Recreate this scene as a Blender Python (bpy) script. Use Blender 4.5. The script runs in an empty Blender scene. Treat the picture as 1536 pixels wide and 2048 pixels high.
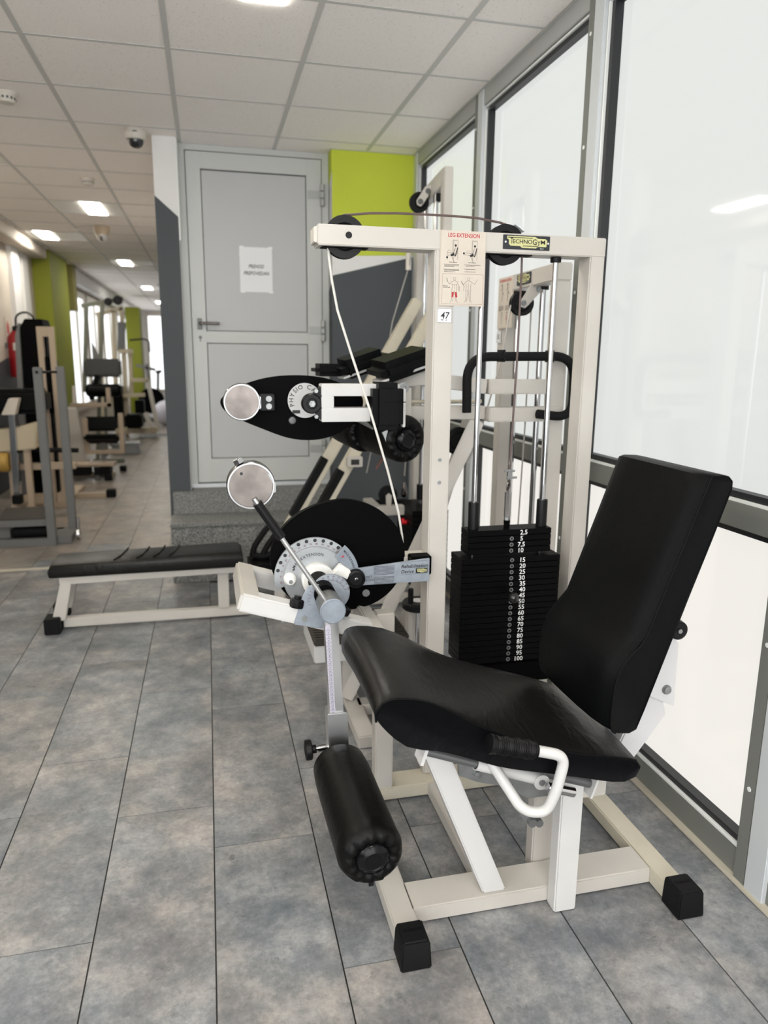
import bpy, bmesh, math, random
from mathutils import Vector, Matrix
random.seed(7)
S = bpy.context.scene
V = Vector
PI = math.pi

# ------------------------------------------------------------------ camera, world, exposure
def camera():
    f, p, y, r = 1456.0, 0.21, 0.2363, -0.0098
    fwd = V((math.sin(y)*math.cos(p), math.cos(y)*math.cos(p), -math.sin(p)))
    right = V((math.cos(y), -math.sin(y), 0)); down = fwd.cross(right)
    rr = math.cos(r)*right + math.sin(r)*down
    dd = -math.sin(r)*right + math.cos(r)*down
    m = Matrix(((rr.x, -dd.x, -fwd.x, 0), (rr.y, -dd.y, -fwd.y, 0), (rr.z, -dd.z, -fwd.z, 1.449), (0, 0, 0, 1)))
    c = bpy.data.cameras.new('camera'); o = bpy.data.objects.new('camera', c)
    S.collection.objects.link(o); o.matrix_world = m
    c.sensor_fit = 'HORIZONTAL'; c.sensor_width = 36; c.lens = f/1536*36
    c.clip_start = 0.05; c.clip_end = 80
    c.dof.use_dof = True; c.dof.focus_distance = 1.95; c.dof.aperture_fstop = c.lens/9.0
    S.camera = o
camera()
w = bpy.data.worlds.new('overcast_sky'); S.world = w; w.use_nodes = True
w.node_tree.nodes['Background'].inputs[0].default_value = (0.86, 0.93, 1.0, 1)
w.node_tree.nodes['Background'].inputs[1].default_value = 1.0
S.view_settings.view_transform = 'Standard'; S.view_settings.look = 'None'
S.view_settings.exposure = 0.35; S.view_settings.gamma = 1.0; S.view_settings.use_curve_mapping = False
S.cycles.use_denoising = True
S.cycles.max_bounces = 8; S.cycles.diffuse_bounces = 5; S.cycles.glossy_bounces = 4
S.cycles.sample_clamp_indirect = 6
PANE_UP, PANE_LOW, PANE_FRONT_ASSUMED, PANE_LEFT_FILL = 0.55, 0.655, 3.9, 2.5     # window pane glow standing for daylight; front panes are assumed and left panes added, both as unseen fill
LAMP = 40.0                                           # ceiling lamp diffusers

# ------------------------------------------------------------------ materials
MATS = {}
def mat(name, col, rough=0.5, metal=0.0, spec=0.5, vary=0.0, vscale=8.0, bump=0.0, bscale=200.0, emit=None, estr=0.0, coat=0.0, col2=None, objvar=0.0):
    if name in MATS: return MATS[name]
    m = bpy.data.materials.new(name); m.use_nodes = True
    nt = m.node_tree; N = nt.nodes; L = nt.links
    b = N['Principled BSDF']
    b.inputs['Base Color'].default_value = (*col, 1); b.inputs['Roughness'].default_value = rough
    b.inputs['Metallic'].default_value = metal; b.inputs['Specular IOR Level'].default_value = spec
    b.inputs['Coat Weight'].default_value = coat; b.inputs['Coat Roughness'].default_value = 0.08
    tc = N.new('ShaderNodeTexCoord')
    if vary > 0:
        n = N.new('ShaderNodeTexNoise'); n.inputs['Scale'].default_value = vscale; n.inputs['Detail'].default_value = 6
        L.new(tc.outputs['Object'], n.inputs['Vector'])
        r = N.new('ShaderNodeValToRGB'); r.color_ramp.elements[0].position = 0.35; r.color_ramp.elements[1].position = 0.7
        c2 = col2 if col2 else tuple(x*(1-vary) for x in col)
        r.color_ramp.elements[0].color = (*c2, 1); r.color_ramp.elements[1].color = (*col, 1)
        L.new(n.outputs['Fac'], r.inputs['Fac']); L.new(r.outputs['Color'], b.inputs['Base Color'])
    if bump > 0:
        n2 = N.new('ShaderNodeTexNoise'); n2.inputs['Scale'].default_value = bscale; n2.inputs['Detail'].default_value = 3
        L.new(tc.outputs['Object'], n2.inputs['Vector'])
        bp = N.new('ShaderNodeBump'); bp.inputs['Strength'].default_value = bump; bp.inputs['Distance'].default_value = 0.002
        L.new(n2.outputs['Fac'], bp.inputs['Height']); L.new(bp.outputs['Normal'], b.inputs['Normal'])
    if emit:
        b.inputs['Emission Color'].default_value = (*emit, 1); b.inputs['Emission Strength'].default_value = estr
    MATS[name] = m
    return m

white = mat('white_powder_coat', (0.55, 0.52, 0.48), 0.38, vary=0.10, vscale=5, col2=(0.50, 0.47, 0.43))
white2 = mat('bright_white_coat', (0.63, 0.62, 0.61), 0.38, vary=0.06, vscale=7)
cream = mat('yellowed_coat', (0.59, 0.545, 0.44), 0.45, vary=0.12, vscale=9)
leather = mat('black_leather', (0.0016, 0.0019, 0.0021), 0.45, spec=0.10, bump=0.35, bscale=420)
leather_soft = mat('soft_black_leather', (0.0035, 0.0032, 0.0027), 0.40, spec=0.36, bump=0.55, bscale=38)
side_leather = mat('shaded_side_leather', (0.0016, 0.0018, 0.0026), 0.40, spec=0.10, bump=0.5, bscale=45)  # seat leather again, darkened so the near side face reads as shaded
def wrinkle(m):
    nt = m.node_tree; N = nt.nodes; L = nt.links; b = N['Principled BSDF']
    tc = N.new('ShaderNodeTexCoord'); mp = N.new('ShaderNodeMapping'); mp.inputs['Scale'].default_value = (26, 9, 14)
    n = N.new('ShaderNodeTexNoise'); n.inputs['Scale'].default_value = 1.0; n.inputs['Detail'].default_value = 5; n.inputs['Distortion'].default_value = 1.2
    L.new(tc.outputs['Object'], mp.inputs['Vector']); L.new(mp.outputs['Vector'], n.inputs['Vector'])
    bp = N.new('ShaderNodeBump'); bp.inputs['Strength'].default_value = 0.35; bp.inputs['Distance'].default_value = 0.006
    L.new(n.outputs['Fac'], bp.inputs['Height'])
    old = b.inputs['Normal'].links[0].from_node
    L.new(bp.outputs['Normal'], old.inputs['Normal'])
roller_leather = mat('creased_roller_leather', (0.0028, 0.0027, 0.0026), 0.42, spec=0.17, bump=0.5, bscale=38)
wrinkle(side_leather); wrinkle(leather_soft); wrinkle(roller_leather)
black = mat('black_plastic', (0.005, 0.005, 0.0055), 0.40, spec=0.22)
black_matte = mat('black_steel', (0.0015, 0.0015, 0.0017), 0.5, spec=0.04)
iron = mat('black_weight_paint', (0.0015, 0.0016, 0.002), 0.40, spec=0.08, vary=0.3, vscale=20)
rubber = mat('black_rubber', (0.006, 0.006, 0.0065), 0.65, spec=0.15, bump=0.2, bscale=300)
chrome = mat('chrome', (0.56, 0.56, 0.57), 0.12, metal=1.0)
steel = mat('brushed_steel', (0.185, 0.162, 0.150), 0.26, metal=1.0, vary=0.35, vscale=18)
satin = mat('satin_chrome', (0.62, 0.62, 0.62), 0.38, metal=1.0)
rim_m = mat('worn_chrome_rim', (0.30, 0.30, 0.30), 0.22, metal=1.0)
zinc = mat('zinc_plate', (0.36, 0.37, 0.37), 0.42, metal=0.85, vary=0.2, vscale=30)
dark_steel = mat('dark_steel', (0.16, 0.165, 0.165), 0.5, metal=0.6)
grey_plate = mat('grey_blue_plate', (0.29, 0.325, 0.375), 0.40, vary=0.2, vscale=40)
grey_scale = mat('silver_scale', (0.42, 0.44, 0.46), 0.38, metal=0.3, vary=0.15, vscale=30)
ink = mat('black_ink', (0.015, 0.015, 0.015), 0.5)
ink_grey = mat('grey_ink', (0.12, 0.12, 0.12), 0.5)
ink_red = mat('red_ink', (0.50, 0.02, 0.03), 0.5)
ink_white = mat('white_ink', (0.85, 0.85, 0.85), 0.5)
placard_m = mat('cream_placard', (0.60, 0.535, 0.46), 0.45, vary=0.06, vscale=10)
paper_m = mat('white_paper', (0.80, 0.80, 0.82), 0.6)
yellow_logo = mat('pale_yellow_enamel', (0.58, 0.56, 0.27), 0.4)
nylon = mat('white_nylon', (0.82, 0.81, 0.78), 0.45)
cable_m = mat('steel_cable', (0.42, 0.40, 0.38), 0.5, metal=0.3)
cable_brown = mat('brown_cable_sheath', (0.10, 0.065, 0.06), 0.5)
cable_white = mat('white_cable_sheath', (0.66, 0.64, 0.60), 0.5)
alu = mat('anodised_aluminium', (0.40, 0.41, 0.40), 0.42, metal=0.15)
alu_dark = mat('dark_grey_aluminium', (0.17, 0.175, 0.16), 0.45)  # darker grey for transoms, bottom rails and mullion side strips
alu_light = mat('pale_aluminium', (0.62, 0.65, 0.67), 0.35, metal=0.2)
gasket_m = mat('window_gasket', (0.012, 0.014, 0.016), 0.45)
bead_m = mat('white_bead', (0.80, 0.82, 0.80), 0.4)
silicone = mat('beige_skirting', (0.50, 0.46, 0.38), 0.5)
door_m = mat('pale_grey_door', (0.52, 0.535, 0.52), 0.42)
door_panel = mat('grey_door_panel', (0.47, 0.475, 0.48), 0.45)
wall_white = mat('white_wall_paint', (0.80, 0.79, 0.78), 0.75, bump=0.1, bscale=90, vary=0.04, vscale=3)
wall_dark = mat('anthracite_wall_paint', (0.056, 0.063, 0.071), 0.65, bump=0.08, bscale=90)
wall_green = mat('lime_green_wall_paint', (0.56, 0.64, 0.045), 0.7, bump=0.1, bscale=60, vary=0.06, vscale=3)
wall_olive = mat('olive_wall_paint', (0.22, 0.20, 0.06), 0.7)
wall_beige = mat('warm_white_wall_paint', (0.56, 0.50, 0.43), 0.75)
tee_m = mat('grey_ceiling_tee', (0.58, 0.57, 0.545), 0.55)
grey_frame = mat('grey_machine_paint', (0.15, 0.15, 0.145), 0.5)
tan_frame = mat('tan_machine_paint', (0.42, 0.33, 0.24), 0.5)
beige_shell = mat('beige_shell', (0.52, 0.44, 0.31), 0.5)
green_frame = mat('grey_green_paint', (0.15, 0.16, 0.12), 0.5)
yellow_pad = mat('ochre_vinyl', (0.46, 0.28, 0.06), 0.5)
red_m = mat('red_enamel', (0.30, 0.008, 0.012), 0.35)
red_bright = mat('red_plastic', (0.55, 0.01, 0.02), 0.4)
off_white = mat('off_white_plastic', (0.62, 0.58, 0.52), 0.5)
smoked = mat('smoked_dome', (0.02, 0.02, 0.022), 0.08, spec=0.6)
brown_rubber = mat('brown_rubber_mat', (0.035, 0.030, 0.024), 0.7)
lamp_pan = mat('lamp_reflector', (0.80, 0.78, 0.74), 0.4)
lamp_m = mat('lamp_diffuser', (0.9, 0.9, 0.85), 0.5, emit=(1.0, 0.95, 0.84), estr=LAMP)
brick_grey = mat('grey_strap', (0.05, 0.055, 0.06), 0.6)
pane_up = mat('frosted_film_upper', (0.09, 0.09, 0.09), 0.035, spec=0.5, emit=(0.97, 1.0, 0.97), estr=PANE_UP)
pane_low = mat('frosted_film_lower', (0.10, 0.095, 0.09), 0.05, spec=0.5, emit=(1.0, 0.97, 0.91), estr=PANE_LOW)
pane_front_assumed = mat('assumed_front_window_glow', (0.5, 0.5, 0.5), 0.2, emit=(0.96, 0.985, 1.0), estr=PANE_FRONT_ASSUMED)  # glow of the unseen, assumed windows behind the camera
pane_left_fill = mat('added_side_window_glow', (0.5, 0.5, 0.5), 0.2, emit=(0.96, 0.985, 1.0), estr=PANE_LEFT_FILL)
pane_far = mat('far_window_daylight', (0.5, 0.5, 0.5), 0.2, emit=(0.95, 0.98, 1.0), estr=1.1)

def floor_material(name, FLOOR_A, FLOOR_B, FLOOR_C):
    m = bpy.data.materials.new(name); m.use_nodes = True
    nt = m.node_tree; N = nt.nodes; L = nt.links; b = N['Principled BSDF']
    tc = N.new('ShaderNodeTexCoord'); oi = N.new('ShaderNodeObjectInfo')
    comb = N.new('ShaderNodeCombineXYZ')
    for k, f in ((0, 37.0), (1, 91.0), (2, 53.0)):
        mu = N.new('ShaderNodeMath'); mu.operation = 'MULTIPLY'; mu.inputs[1].default_value = f
        L.new(oi.outputs['Random'], mu.inputs[0]); L.new(mu.outputs[0], comb.inputs[k])
    add = N.new('ShaderNodeVectorMath'); add.operation = 'ADD'
    L.new(tc.outputs['Object'], add.inputs[0]); L.new(comb.outputs[0], add.inputs[1])
    def noise(scale, detail, rough, dist=0.0):
        n = N.new('ShaderNodeTexNoise'); n.inputs['Scale'].default_value = scale; n.inputs['Detail'].default_value = detail
        n.inputs['Roughness'].default_value = rough; n.inputs['Distortion'].default_value = dist
        L.new(add.outputs[0], n.inputs['Vector']); return n
    n1 = noise(5.0, 15, 0.74); n2 = noise(2.6, 8, 0.62); n3 = noise(70.0, 8, 0.8); n4 = noise(17.0, 12, 0.8)
    r1 = N.new('ShaderNodeValToRGB'); e = r1.color_ramp.elements
    e[0].position = 0.36; e[0].color = (*FLOOR_A, 1); e[1].position = 0.66; e[1].color = (*FLOOR_C, 1)
    x = r1.color_ramp.elements.new(0.5); x.color = (*FLOOR_B, 1)
    L.new(n1.outputs['Fac'], r1.inputs['Fac'])
    r2 = N.new('ShaderNodeValToRGB'); e = r2.color_ramp.elements
    e[0].position = 0.40; e[0].color = (0.90, 0.95, 1.0, 1); e[1].position = 0.62; e[1].color = (1.06, 1.01, 0.975, 1)
    L.new(n2.outputs['Fac'], r2.inputs['Fac'])
    def mul(a, c, f):
        mx = N.new('ShaderNodeMix'); mx.data_type = 'RGBA'; mx.blend_type = 'MULTIPLY'; mx.inputs[0].default_value = f
        L.new(a, mx.inputs[6]); L.new(c, mx.inputs[7]); return mx.outputs[2]
    def ramp(src, p0, c0, p1_, c1):
        r = N.new('ShaderNodeValToRGB'); e = r.color_ramp.elements
        e[0].position = p0; e[0].color = (c0, c0, c0, 1); e[1].position = p1_; e[1].color = (c1, c1, c1, 1)
        L.new(src.outputs['Fac'], r.inputs['Fac']); return r.outputs['Color']
    c = mul(r1.outputs['Color'], r2.outputs['Color'], 1)
    c = mul(c, ramp(n3, 0.3, 0.74, 0.7, 1.22), 1)
    c = mul(c, ramp(n4, 0.32, 0.45, 0.43, 1.0), 0.8)
    L.new(c, b.inputs['Base Color'])
    b.inputs['Roughness'].default_value = 0.36; b.inputs['Specular IOR Level'].default_value = 0.38
    bp = N.new('ShaderNodeBump'); bp.inputs['Strength'].default_value = 0.12; bp.inputs['Distance'].default_value = 0.002
    L.new(n3.outputs['Fac'], bp.inputs['Height']); L.new(bp.outputs['Normal'], b.inputs['Normal'])
    return m
floor_m = floor_material('concrete_look_vinyl', (0.118, 0.126, 0.136), (0.205, 0.207, 0.210), (0.37, 0.352, 0.340))
floor_hall = floor_material('warm_grey_vinyl', (0.17, 0.15, 0.13), (0.235, 0.205, 0.175), (0.32, 0.275, 0.235))

def speckle_material(name, base, spots, scale, lo, hi, rough=0.85):
    m = bpy.data.materials.new(name); m.use_nodes = True
    nt = m.node_tree; N = nt.nodes; L = nt.links; b = N['Principled BSDF']
    tc = N.new('ShaderNodeTexCoord'); oi = N.new('ShaderNodeObjectInfo')
    add = N.new('ShaderNodeVectorMath'); add.operation = 'ADD'
    mu = N.new('ShaderNodeMath'); mu.operation = 'MULTIPLY'; mu.inputs[1].default_value = 40
    L.new(oi.outputs['Random'], mu.inputs[0]); L.new(tc.outputs['Object'], add.inputs[0]); L.new(mu.outputs[0], add.inputs[1])
    n = N.new('ShaderNodeTexNoise'); n.inputs['Scale'].default_value = scale; n.inputs['Detail'].default_value = 4
    L.new(add.outputs[0], n.inputs['Vector'])
    r = N.new('ShaderNodeValToRGB'); r.color_ramp.elements[0].position = lo; r.color_ramp.elements[1].position = hi
    r.color_ramp.elements[0].color = (*spots, 1); r.color_ramp.elements[1].color = (*base, 1)
    L.new(n.outputs['Fac'], r.inputs['Fac']); L.new(r.outputs['Color'], b.inputs['Base Color'])
    b.inputs['Roughness'].default_value = rough; b.inputs['Specular IOR Level'].default_value = 0.3
    MATS[name] = m; return m
tile_m = speckle_material('mineral_fibre_tile', (0.94, 0.89, 0.85), (0.70, 0.63, 0.56), 130, 0.31, 0.38)
granite = speckle_material('speckled_granite', (0.30, 0.30, 0.285), (0.07, 0.075, 0.075), 140, 0.36, 0.62, 0.55)

# ------------------------------------------------------------------ mesh builder
class MB:
    def __init__(s): s.v = []; s.f = []
    def add(s, vs, fs):
        b = len(s.v); s.v += [tuple(x) for x in vs]; s.f += [tuple(i+b for i in f) for f in fs]; return s
    def box(s, x0, x1, y0, y1, z0, z1):
        vs = [(x, y, z) for z in (z0, z1) for y in (y0, y1) for x in (x0, x1)]
        return s.add(vs, [(0, 2, 3, 1), (4, 5, 7, 6), (0, 1, 5, 4), (2, 6, 7, 3), (0, 4, 6, 2), (1, 3, 7, 5)])
    def beam(s, p, q, w, h, up=(0, 0, 1)):
        p = V(p); q = V(q); d = (q-p).normalized(); u = V(up); r = d.cross(u).normalized(); u = r.cross(d)
        vs = [c + r*a*w/2 + u*b*h/2 for c in (p, q) for b in (-1, 1) for a in (-1, 1)]
        return s.add(vs, [(0, 2, 3, 1), (4, 5, 7, 6), (0, 1, 5, 4), (2, 6, 7, 3), (0, 4, 6, 2), (1, 3, 7, 5)])
    def prism(s, pts, a, b, plane='xz'):
        # pts 2D outline; extruded along the remaining axis from a to b
        def m(p, t):
            return {'xz': (p[0], t, p[1]), 'xy': (p[0], p[1], t), 'yz': (t, p[0], p[1])}[plane]
        n = len(pts); vs = [m(p, a) for p in pts] + [m(p, b) for p in pts]
        fs = [tuple(range(n)), tuple(range(2*n-1, n-1, -1))] + [(i, i+n, (i+1) % n+n, (i+1) % n) for i in range(n)]
        return s.add(vs, fs)
    def tube(s, path, r, seg=12, caps=True, closed=False):
        P = [V(p) for p in path]; n = len(P); R = r if isinstance(r, (list, tuple)) else [r]*n
        vs = []; u = None
        for i in range(n):
            a = P[(i-1) % n] if (closed or i > 0) else P[i]; b = P[(i+1) % n] if (closed or i < n-1) else P[i]
            d = (b-a).normalized()
            if u is None:
                t = V((0, 0, 1)) if abs(d.z) < 0.9 else V((1, 0, 0)); u = d.cross(t).normalized()
            else:
                u = (u - d*u.dot(d)).normalized()
            w_ = d.cross(u)
            for k in range(seg):
                an = 2*PI*k/seg; vs.append(P[i] + (u*math.cos(an) + w_*math.sin(an))*R[i])
        fs = []
        for i in range(n if closed else n-1):
            j = (i+1) % n
            for k in range(seg):
                l = (k+1) % seg; fs.append((i*seg+k, i*seg+l, j*seg+l, j*seg+k))
        if caps and not closed:
            fs.append(tuple(range(seg-1, -1, -1))); fs.append(tuple((n-1)*seg+k for k in range(seg)))
        return s.add(vs, fs)
    def lathe(s, prof, o, axis=(0, 1, 0), seg=32):
        o = V(o); d = V(axis).normalized(); t = V((0, 0, 1)) if abs(d.z) < 0.9 else V((1, 0, 0)); u = d.cross(t).normalized(); w_ = d.cross(u)
        vs = []; n = len(prof)
        for r, t_ in prof:
            for k in range(seg):
                an = 2*PI*k/seg; vs.append(o + d*t_ + (u*math.cos(an) + w_*math.sin(an))*max(r, 1e-5))
        fs = [(i*seg+k, i*seg+(k+1) % seg, (i+1)*seg+(k+1) % seg, (i+1)*seg+k) for i in range(n-1) for k in range(seg)]
        fs.append(tuple(range(seg-1, -1, -1))); fs.append(tuple((n-1)*seg+k for k in range(seg)))
        return s.add(vs, fs)
    def cyl(s, o, axis, r, l, seg=24, ch=0.0):
        if ch: return s.lathe([(r-ch, 0), (r, ch), (r, l-ch), (r-ch, l)], o, axis, seg)
        return s.lathe([(r, 0), (r, l)], o, axis, seg)
    def loft(s, loops, cap=True):
        n = len(loops[0]); vs = [p for l in loops for p in l]; fs = []
        for i in range(len(loops)-1):
            for k in range(n):
                l = (k+1) % n; fs.append((i*n+k, i*n+l, (i+1)*n+l, (i+1)*n+k))
        if cap: fs.append(tuple(range(n-1, -1, -1))); fs.append(tuple((len(loops)-1)*n+k for k in range(n)))
        return s.add(vs, fs)

class Flat(MB):
    """flat print on a surface: o origin, u right, v up (unit vectors), lifted a little along n"""
    def __init__(s, o, u, v, lift=0.0006):
        super().__init__(); s.o = V(o); s.u = V(u).normalized(); s.w = V(v).normalized(); s.n = s.u.cross(s.w); s.o = s.o + s.n*lift
    def P(s, x, y): return s.o + s.u*x + s.w*y
    def poly(s, pts): return s.add([s.P(*p) for p in pts], [tuple(range(len(pts)))])
    def rect(s, x0, y0, x1, y1): return s.poly([(x0, y0), (x1, y0), (x1, y1), (x0, y1)])
    def line(s, pts, w_, closed=False):
        pts = [V((p[0], p[1])) for p in pts]
        if closed: pts = pts + [pts[0]]
        for a, b in zip(pts, pts[1:]):
            d = b-a
            if d.length < 1e-7: continue
            d.normalize(); n = V((-d.y, d.x))*w_/2; e = d*w_*0.3
            s.poly([tuple(a-n-e), tuple(b-n+e), tuple(b+n+e), tuple(a+n-e)])
        return s
    def arc(s, c, r0, r1, a0, a1, n=24):
        for k in range(n):
            p, q = a0+(a1-a0)*k/n, a0+(a1-a0)*(k+1)/n
            s.poly([(c[0]+r*math.cos(t), c[1]+r*math.sin(t)) for r, t in ((r0, p), (r1, p), (r1, q), (r0, q))])
        return s
    def disc(s, c, r, n=16): return s.poly([(c[0]+r*math.cos(2*PI*k/n), c[1]+r*math.sin(2*PI*k/n)) for k in range(n)])
    def text(s, t, x, y, h, align='c', width=None, bold=0, italic=0, rot=0):
        tv, tf, w_ = TXT[(t, bold)]
        k = h; kx = (width/w_) if width else k
        ox = {'c': -w_*kx/2, 'l': 0, 'r': -w_*kx}[align]
        pts = []
        for a, b in tv:
            px, py = a*kx+ox+italic*b*k, b*k
            c_, s_ = math.cos(rot), math.sin(rot)
            pts.append(s.P(x+px*c_-py*s_, y+px*s_+py*c_))
        return s.add(pts, tf)
    def arctext(s, t, c, r, a0, h, bold=1, spacing=1.0, direction=-1):
        a = a0
        for ch in t:
            if ch == ' ': a += direction*h*0.55*spacing/r; continue
            tw = TXT[(ch, bold)][2]*h
            a += direction*tw*0.5/r
            rot = a - PI/2 if direction < 0 else a + PI/2
            s.text(ch, c[0]+r*math.cos(a), c[1]+r*math.sin(a), h, 'c', bold=bold, rot=rot)
            a += direction*(tw*0.5+h*0.16*spacing)/r
        return s

WORLD = {}
EACH = {'bolt', 'nut', 'pivot', 'slide_rod', 'rod_flange', 'rivet_hole', 'index_hole', 'screw_cap', 'handle_clamp', 'tape', 'step_leg', 'foot_plate_frame', 'rail_foot', 'selector_pin',
        'stack_base_leg', 'cam_bracket', 'pad_plate', 'top_rail', 'crease', 'step_gap', 'panelling', 'base_frame', 'vent', 'lock_knob', 'strut', 'cabinet_door', 'carriage_frame', 'beam_slot', 'seat_leg', 'weight_stack', 'centre_leg', 'footrest', 'upper_bar', 'tread_ribs', 'cable_clamp', 'base_rail', 'yoke_arm'}
def islands(mb):
    par = list(range(len(mb.v)))
    def find(a):
        while par[a] != a: par[a] = par[par[a]]; a = par[a]
        return a
    for f in mb.f:
        r = find(f[0])
        for i in f[1:]: par[find(i)] = r
    groups = {}
    for f in mb.f: groups.setdefault(find(f[0]), []).append(f)
    out = []
    for fs in groups.values():
        ids = sorted({i for f in fs for i in f}); k = {i: n for n, i in enumerate(ids)}
        m_ = MB(); m_.v = [mb.v[i] for i in ids]; m_.f = [tuple(k[i] for i in f) for f in fs]; out.append(m_)
    return out
def build(name, mb, m, parent=None, **k):
    if name in EACH and not isinstance(mb, Flat):
        return [build1(name, p, m, parent, **k) for p in islands(mb)][0]
    return build1(name, mb, m, parent, **k)
def build1(name, mb, m, parent=None, bevel=0.0, seg=2, smooth=35, label=None, loc=None):
    base = WORLD[parent.name] if parent else (V(loc) if loc else V((0, 0, 0)))
    me = bpy.data.meshes.new(name)
    me.from_pydata([tuple(V(v)-base) for v in mb.v], [], mb.f)
    if not isinstance(mb, Flat):
        bm = bmesh.new(); bm.from_mesh(me)
        bmesh.ops.recalc_face_normals(bm, faces=bm.faces)
        if bevel > 0:
            es = [e for e in bm.edges if len(e.link_faces) == 2 and e.calc_face_angle(0) > 0.5]
            bmesh.ops.bevel(bm, geom=es, offset=bevel, segments=seg, affect='EDGES', clamp_overlap=True)
        bm.to_mesh(me); bm.free()
        if smooth:
            me.shade_smooth(); me.set_sharp_from_angle(angle=math.radians(smooth))
    me.materials.append(m)
    o = bpy.data.objects.new(name, me); S.collection.objects.link(o)
    if parent: o.parent = parent
    else: o.location = base
    WORLD[o.name] = base
    if label: o['label'] = label
    return o
def thing(name, label, cat, loc, group=None):
    o = bpy.data.objects.new(name, None); S.collection.objects.link(o); o.location = loc
    o.empty_display_size = 0.1
    o['label'] = label; o['category'] = cat
    if group: o['group'] = group
    WORLD[o.name] = V(loc); return o
def tag(o, label, cat, group=None):
    o['label'] = label; o['category'] = cat
    if group: o['group'] = group
    return o
def structure(o): o['kind'] = 'structure'; return o
def place(src, loc, parent, name=None):
    c = src.copy(); c.name = name or src.name; S.collection.objects.link(c); c.parent = parent
    c.location = V(loc)-WORLD[parent.name]; WORLD[c.name] = V(loc); return c
def bolt(mb, o, axis, r=0.008, h=0.006):
    mb.lathe([(r*1.5, 0), (r*1.5, h*0.3), (r, h*0.3), (r, h), (r*0.55, h), (r*0.5, h*0.6)], o, axis, 12); return mb
def arcpts(pts, r, n=6):
    """round the corners of a 3D polyline"""
    P = [V(p) for p in pts]; out = [P[0]]
    for i in range(1, len(P)-1):
        a, b, c = P[i-1], P[i], P[i+1]
        ra = min(r, (a-b).length*0.49, (c-b).length*0.49); p = b+(a-b).normalized()*ra; q = b+(c-b).normalized()*ra
        for k in range(n+1):
            t = k/n; out.append(p*(1-t)**2 + b*2*t*(1-t) + q*t*t)
    out.append(P[-1]); return out

# ------------------------------------------------------------------ lettering, made into flat outlines first
STRINGS = ['LEG EXTENSION', 'TECHNOGYM', 'ITALY', '47', 'PREHOD', 'PREPOVEDAN', 'Rehabilitation', 'Device', 'START', 'POSITION',
           'STANDING GLUTEUS', 'MUSCLES', 'INVOLVED', 'PHYSIO CAM', 'T', 'ECHNO', 'G', 'Y', 'M']
PLATES = ['2,5', '5', '7,5', '10'] + [str(x) for x in range(15, 105, 5)]
DEG = [str(x) for x in range(-20, 130, 10)] + [str(x) for x in range(1, 25)]
STRINGS += PLATES + DEG + list('MAX.FLEXIONTADPHYSIOCAM')
STRINGS = list(dict.fromkeys(STRINGS))
TXT = {}
def make_text():
    tmp = []
    for s in STRINGS:
        for b in (0, 1):
            c = bpy.data.curves.new('lettering', 'FONT'); c.body = s; c.size = 1.0; c.resolution_u = 2
            c.offset = 0.012 if b else 0.0
            o = bpy.data.objects.new('lettering', c); S.collection.objects.link(o); tmp.append((s, b, o, c))
    dg = bpy.context.evaluated_depsgraph_get()
    for s, b, o, c in tmp:
        me = bpy.data.meshes.new_from_object(o.evaluated_get(dg))
        xs = [v.co.x for v in me.vertices]; x0 = min(xs); x1 = max(xs)
        k = 1/0.73
        TXT[(s, b)] = ([((v.co.x-x0)*k, v.co.y*k) for v in me.vertices], [tuple(p.vertices) for p in me.polygons], (x1-x0)*k)
        bpy.data.meshes.remove(me)
    for s, b, o, c in tmp:
        bpy.data.objects.remove(o); bpy.data.curves.remove(c)
make_text()

# ================================================================== ROOM
XL, XR, YF, YB, YFAR, ZC = -2.15, 1.41, -2.2, 5.05, 24.0, 2.77
# ---- floor: screed, then every plank of the part we can see
fl = structure(build('floor', MB().box(XL-0.3, XR+0.2, YF-0.2, YFAR+0.3, -0.12, -0.003), ink, None, smooth=0))
PW, PL_, PX0 = 0.3, 0.8925, -0.035
gx, g = 0.0020, 0.0015
pm = MB().box(gx, PW-gx, g, PL_-g, -0.006, 0.0)
proto = build('plank', pm, floor_m, None, smooth=0)
hall_plank = None
seam0 = {-1: 2.21, -2: 1.692, 0: 1.994, 1: 1.472, 2: 1.96, 4: 1.98, -3: 2.28, 3: 1.60, -4: 1.9, -5: 2.5, -6: 1.7, -7: 2.2}
first = True
for i in range(-7, 5):
    x = PX0 + i*PW
    s0 = seam0[i]; k0 = -3 if i > -5 else -1
    for k in range(k0, 17):
        y = s0 + k*PL_
        if y > (13.5 if i < 0 else 4.6): continue
        if i == 4:
            if first is None: pass
        if i == 4 and x+PW > XR-0.0:
            if 'narrow' not in WORLD:
                nar = build('plank', MB().box(gx, XR-x, g, PL_-g, -0.006, 0.0), floor_m, fl, smooth=0); WORLD['narrow'] = nar
                nar.location = (x, y, 0)
            else: place(WORLD['narrow'], (x, y, 0), fl, 'plank')
            continue
        if y > 5.0 and i < 0:
            if hall_plank is None:
                hall_plank = build('plank', MB().box(gx, PW-gx, g, PL_-g, -0.006, 0.0), floor_hall, fl, smooth=0); hall_plank.location = (x, y, 0)
            else: place(hall_plank, (x, y, 0), fl, 'plank')
            continue
        if first: proto.parent = fl; proto.location = (x, y, 0); first = False
        else: place(proto, (x, y, 0), fl, 'plank')
build('distant_planking', MB().box(XL, 1.0, 14.2, YFAR, -0.006, -0.0005).box(XL, PX0-7*PW, YF, 14.2, -0.006, -0.0005).box(XL, XR, YF, -1.1, -0.006, -0.001), floor_hall, fl, smooth=0)
structure(build('trim_1', MB().box(XL, -0.30, 5.20, 5.25, 0.0, 0.006), silicone, None, bevel=0.002))

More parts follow.
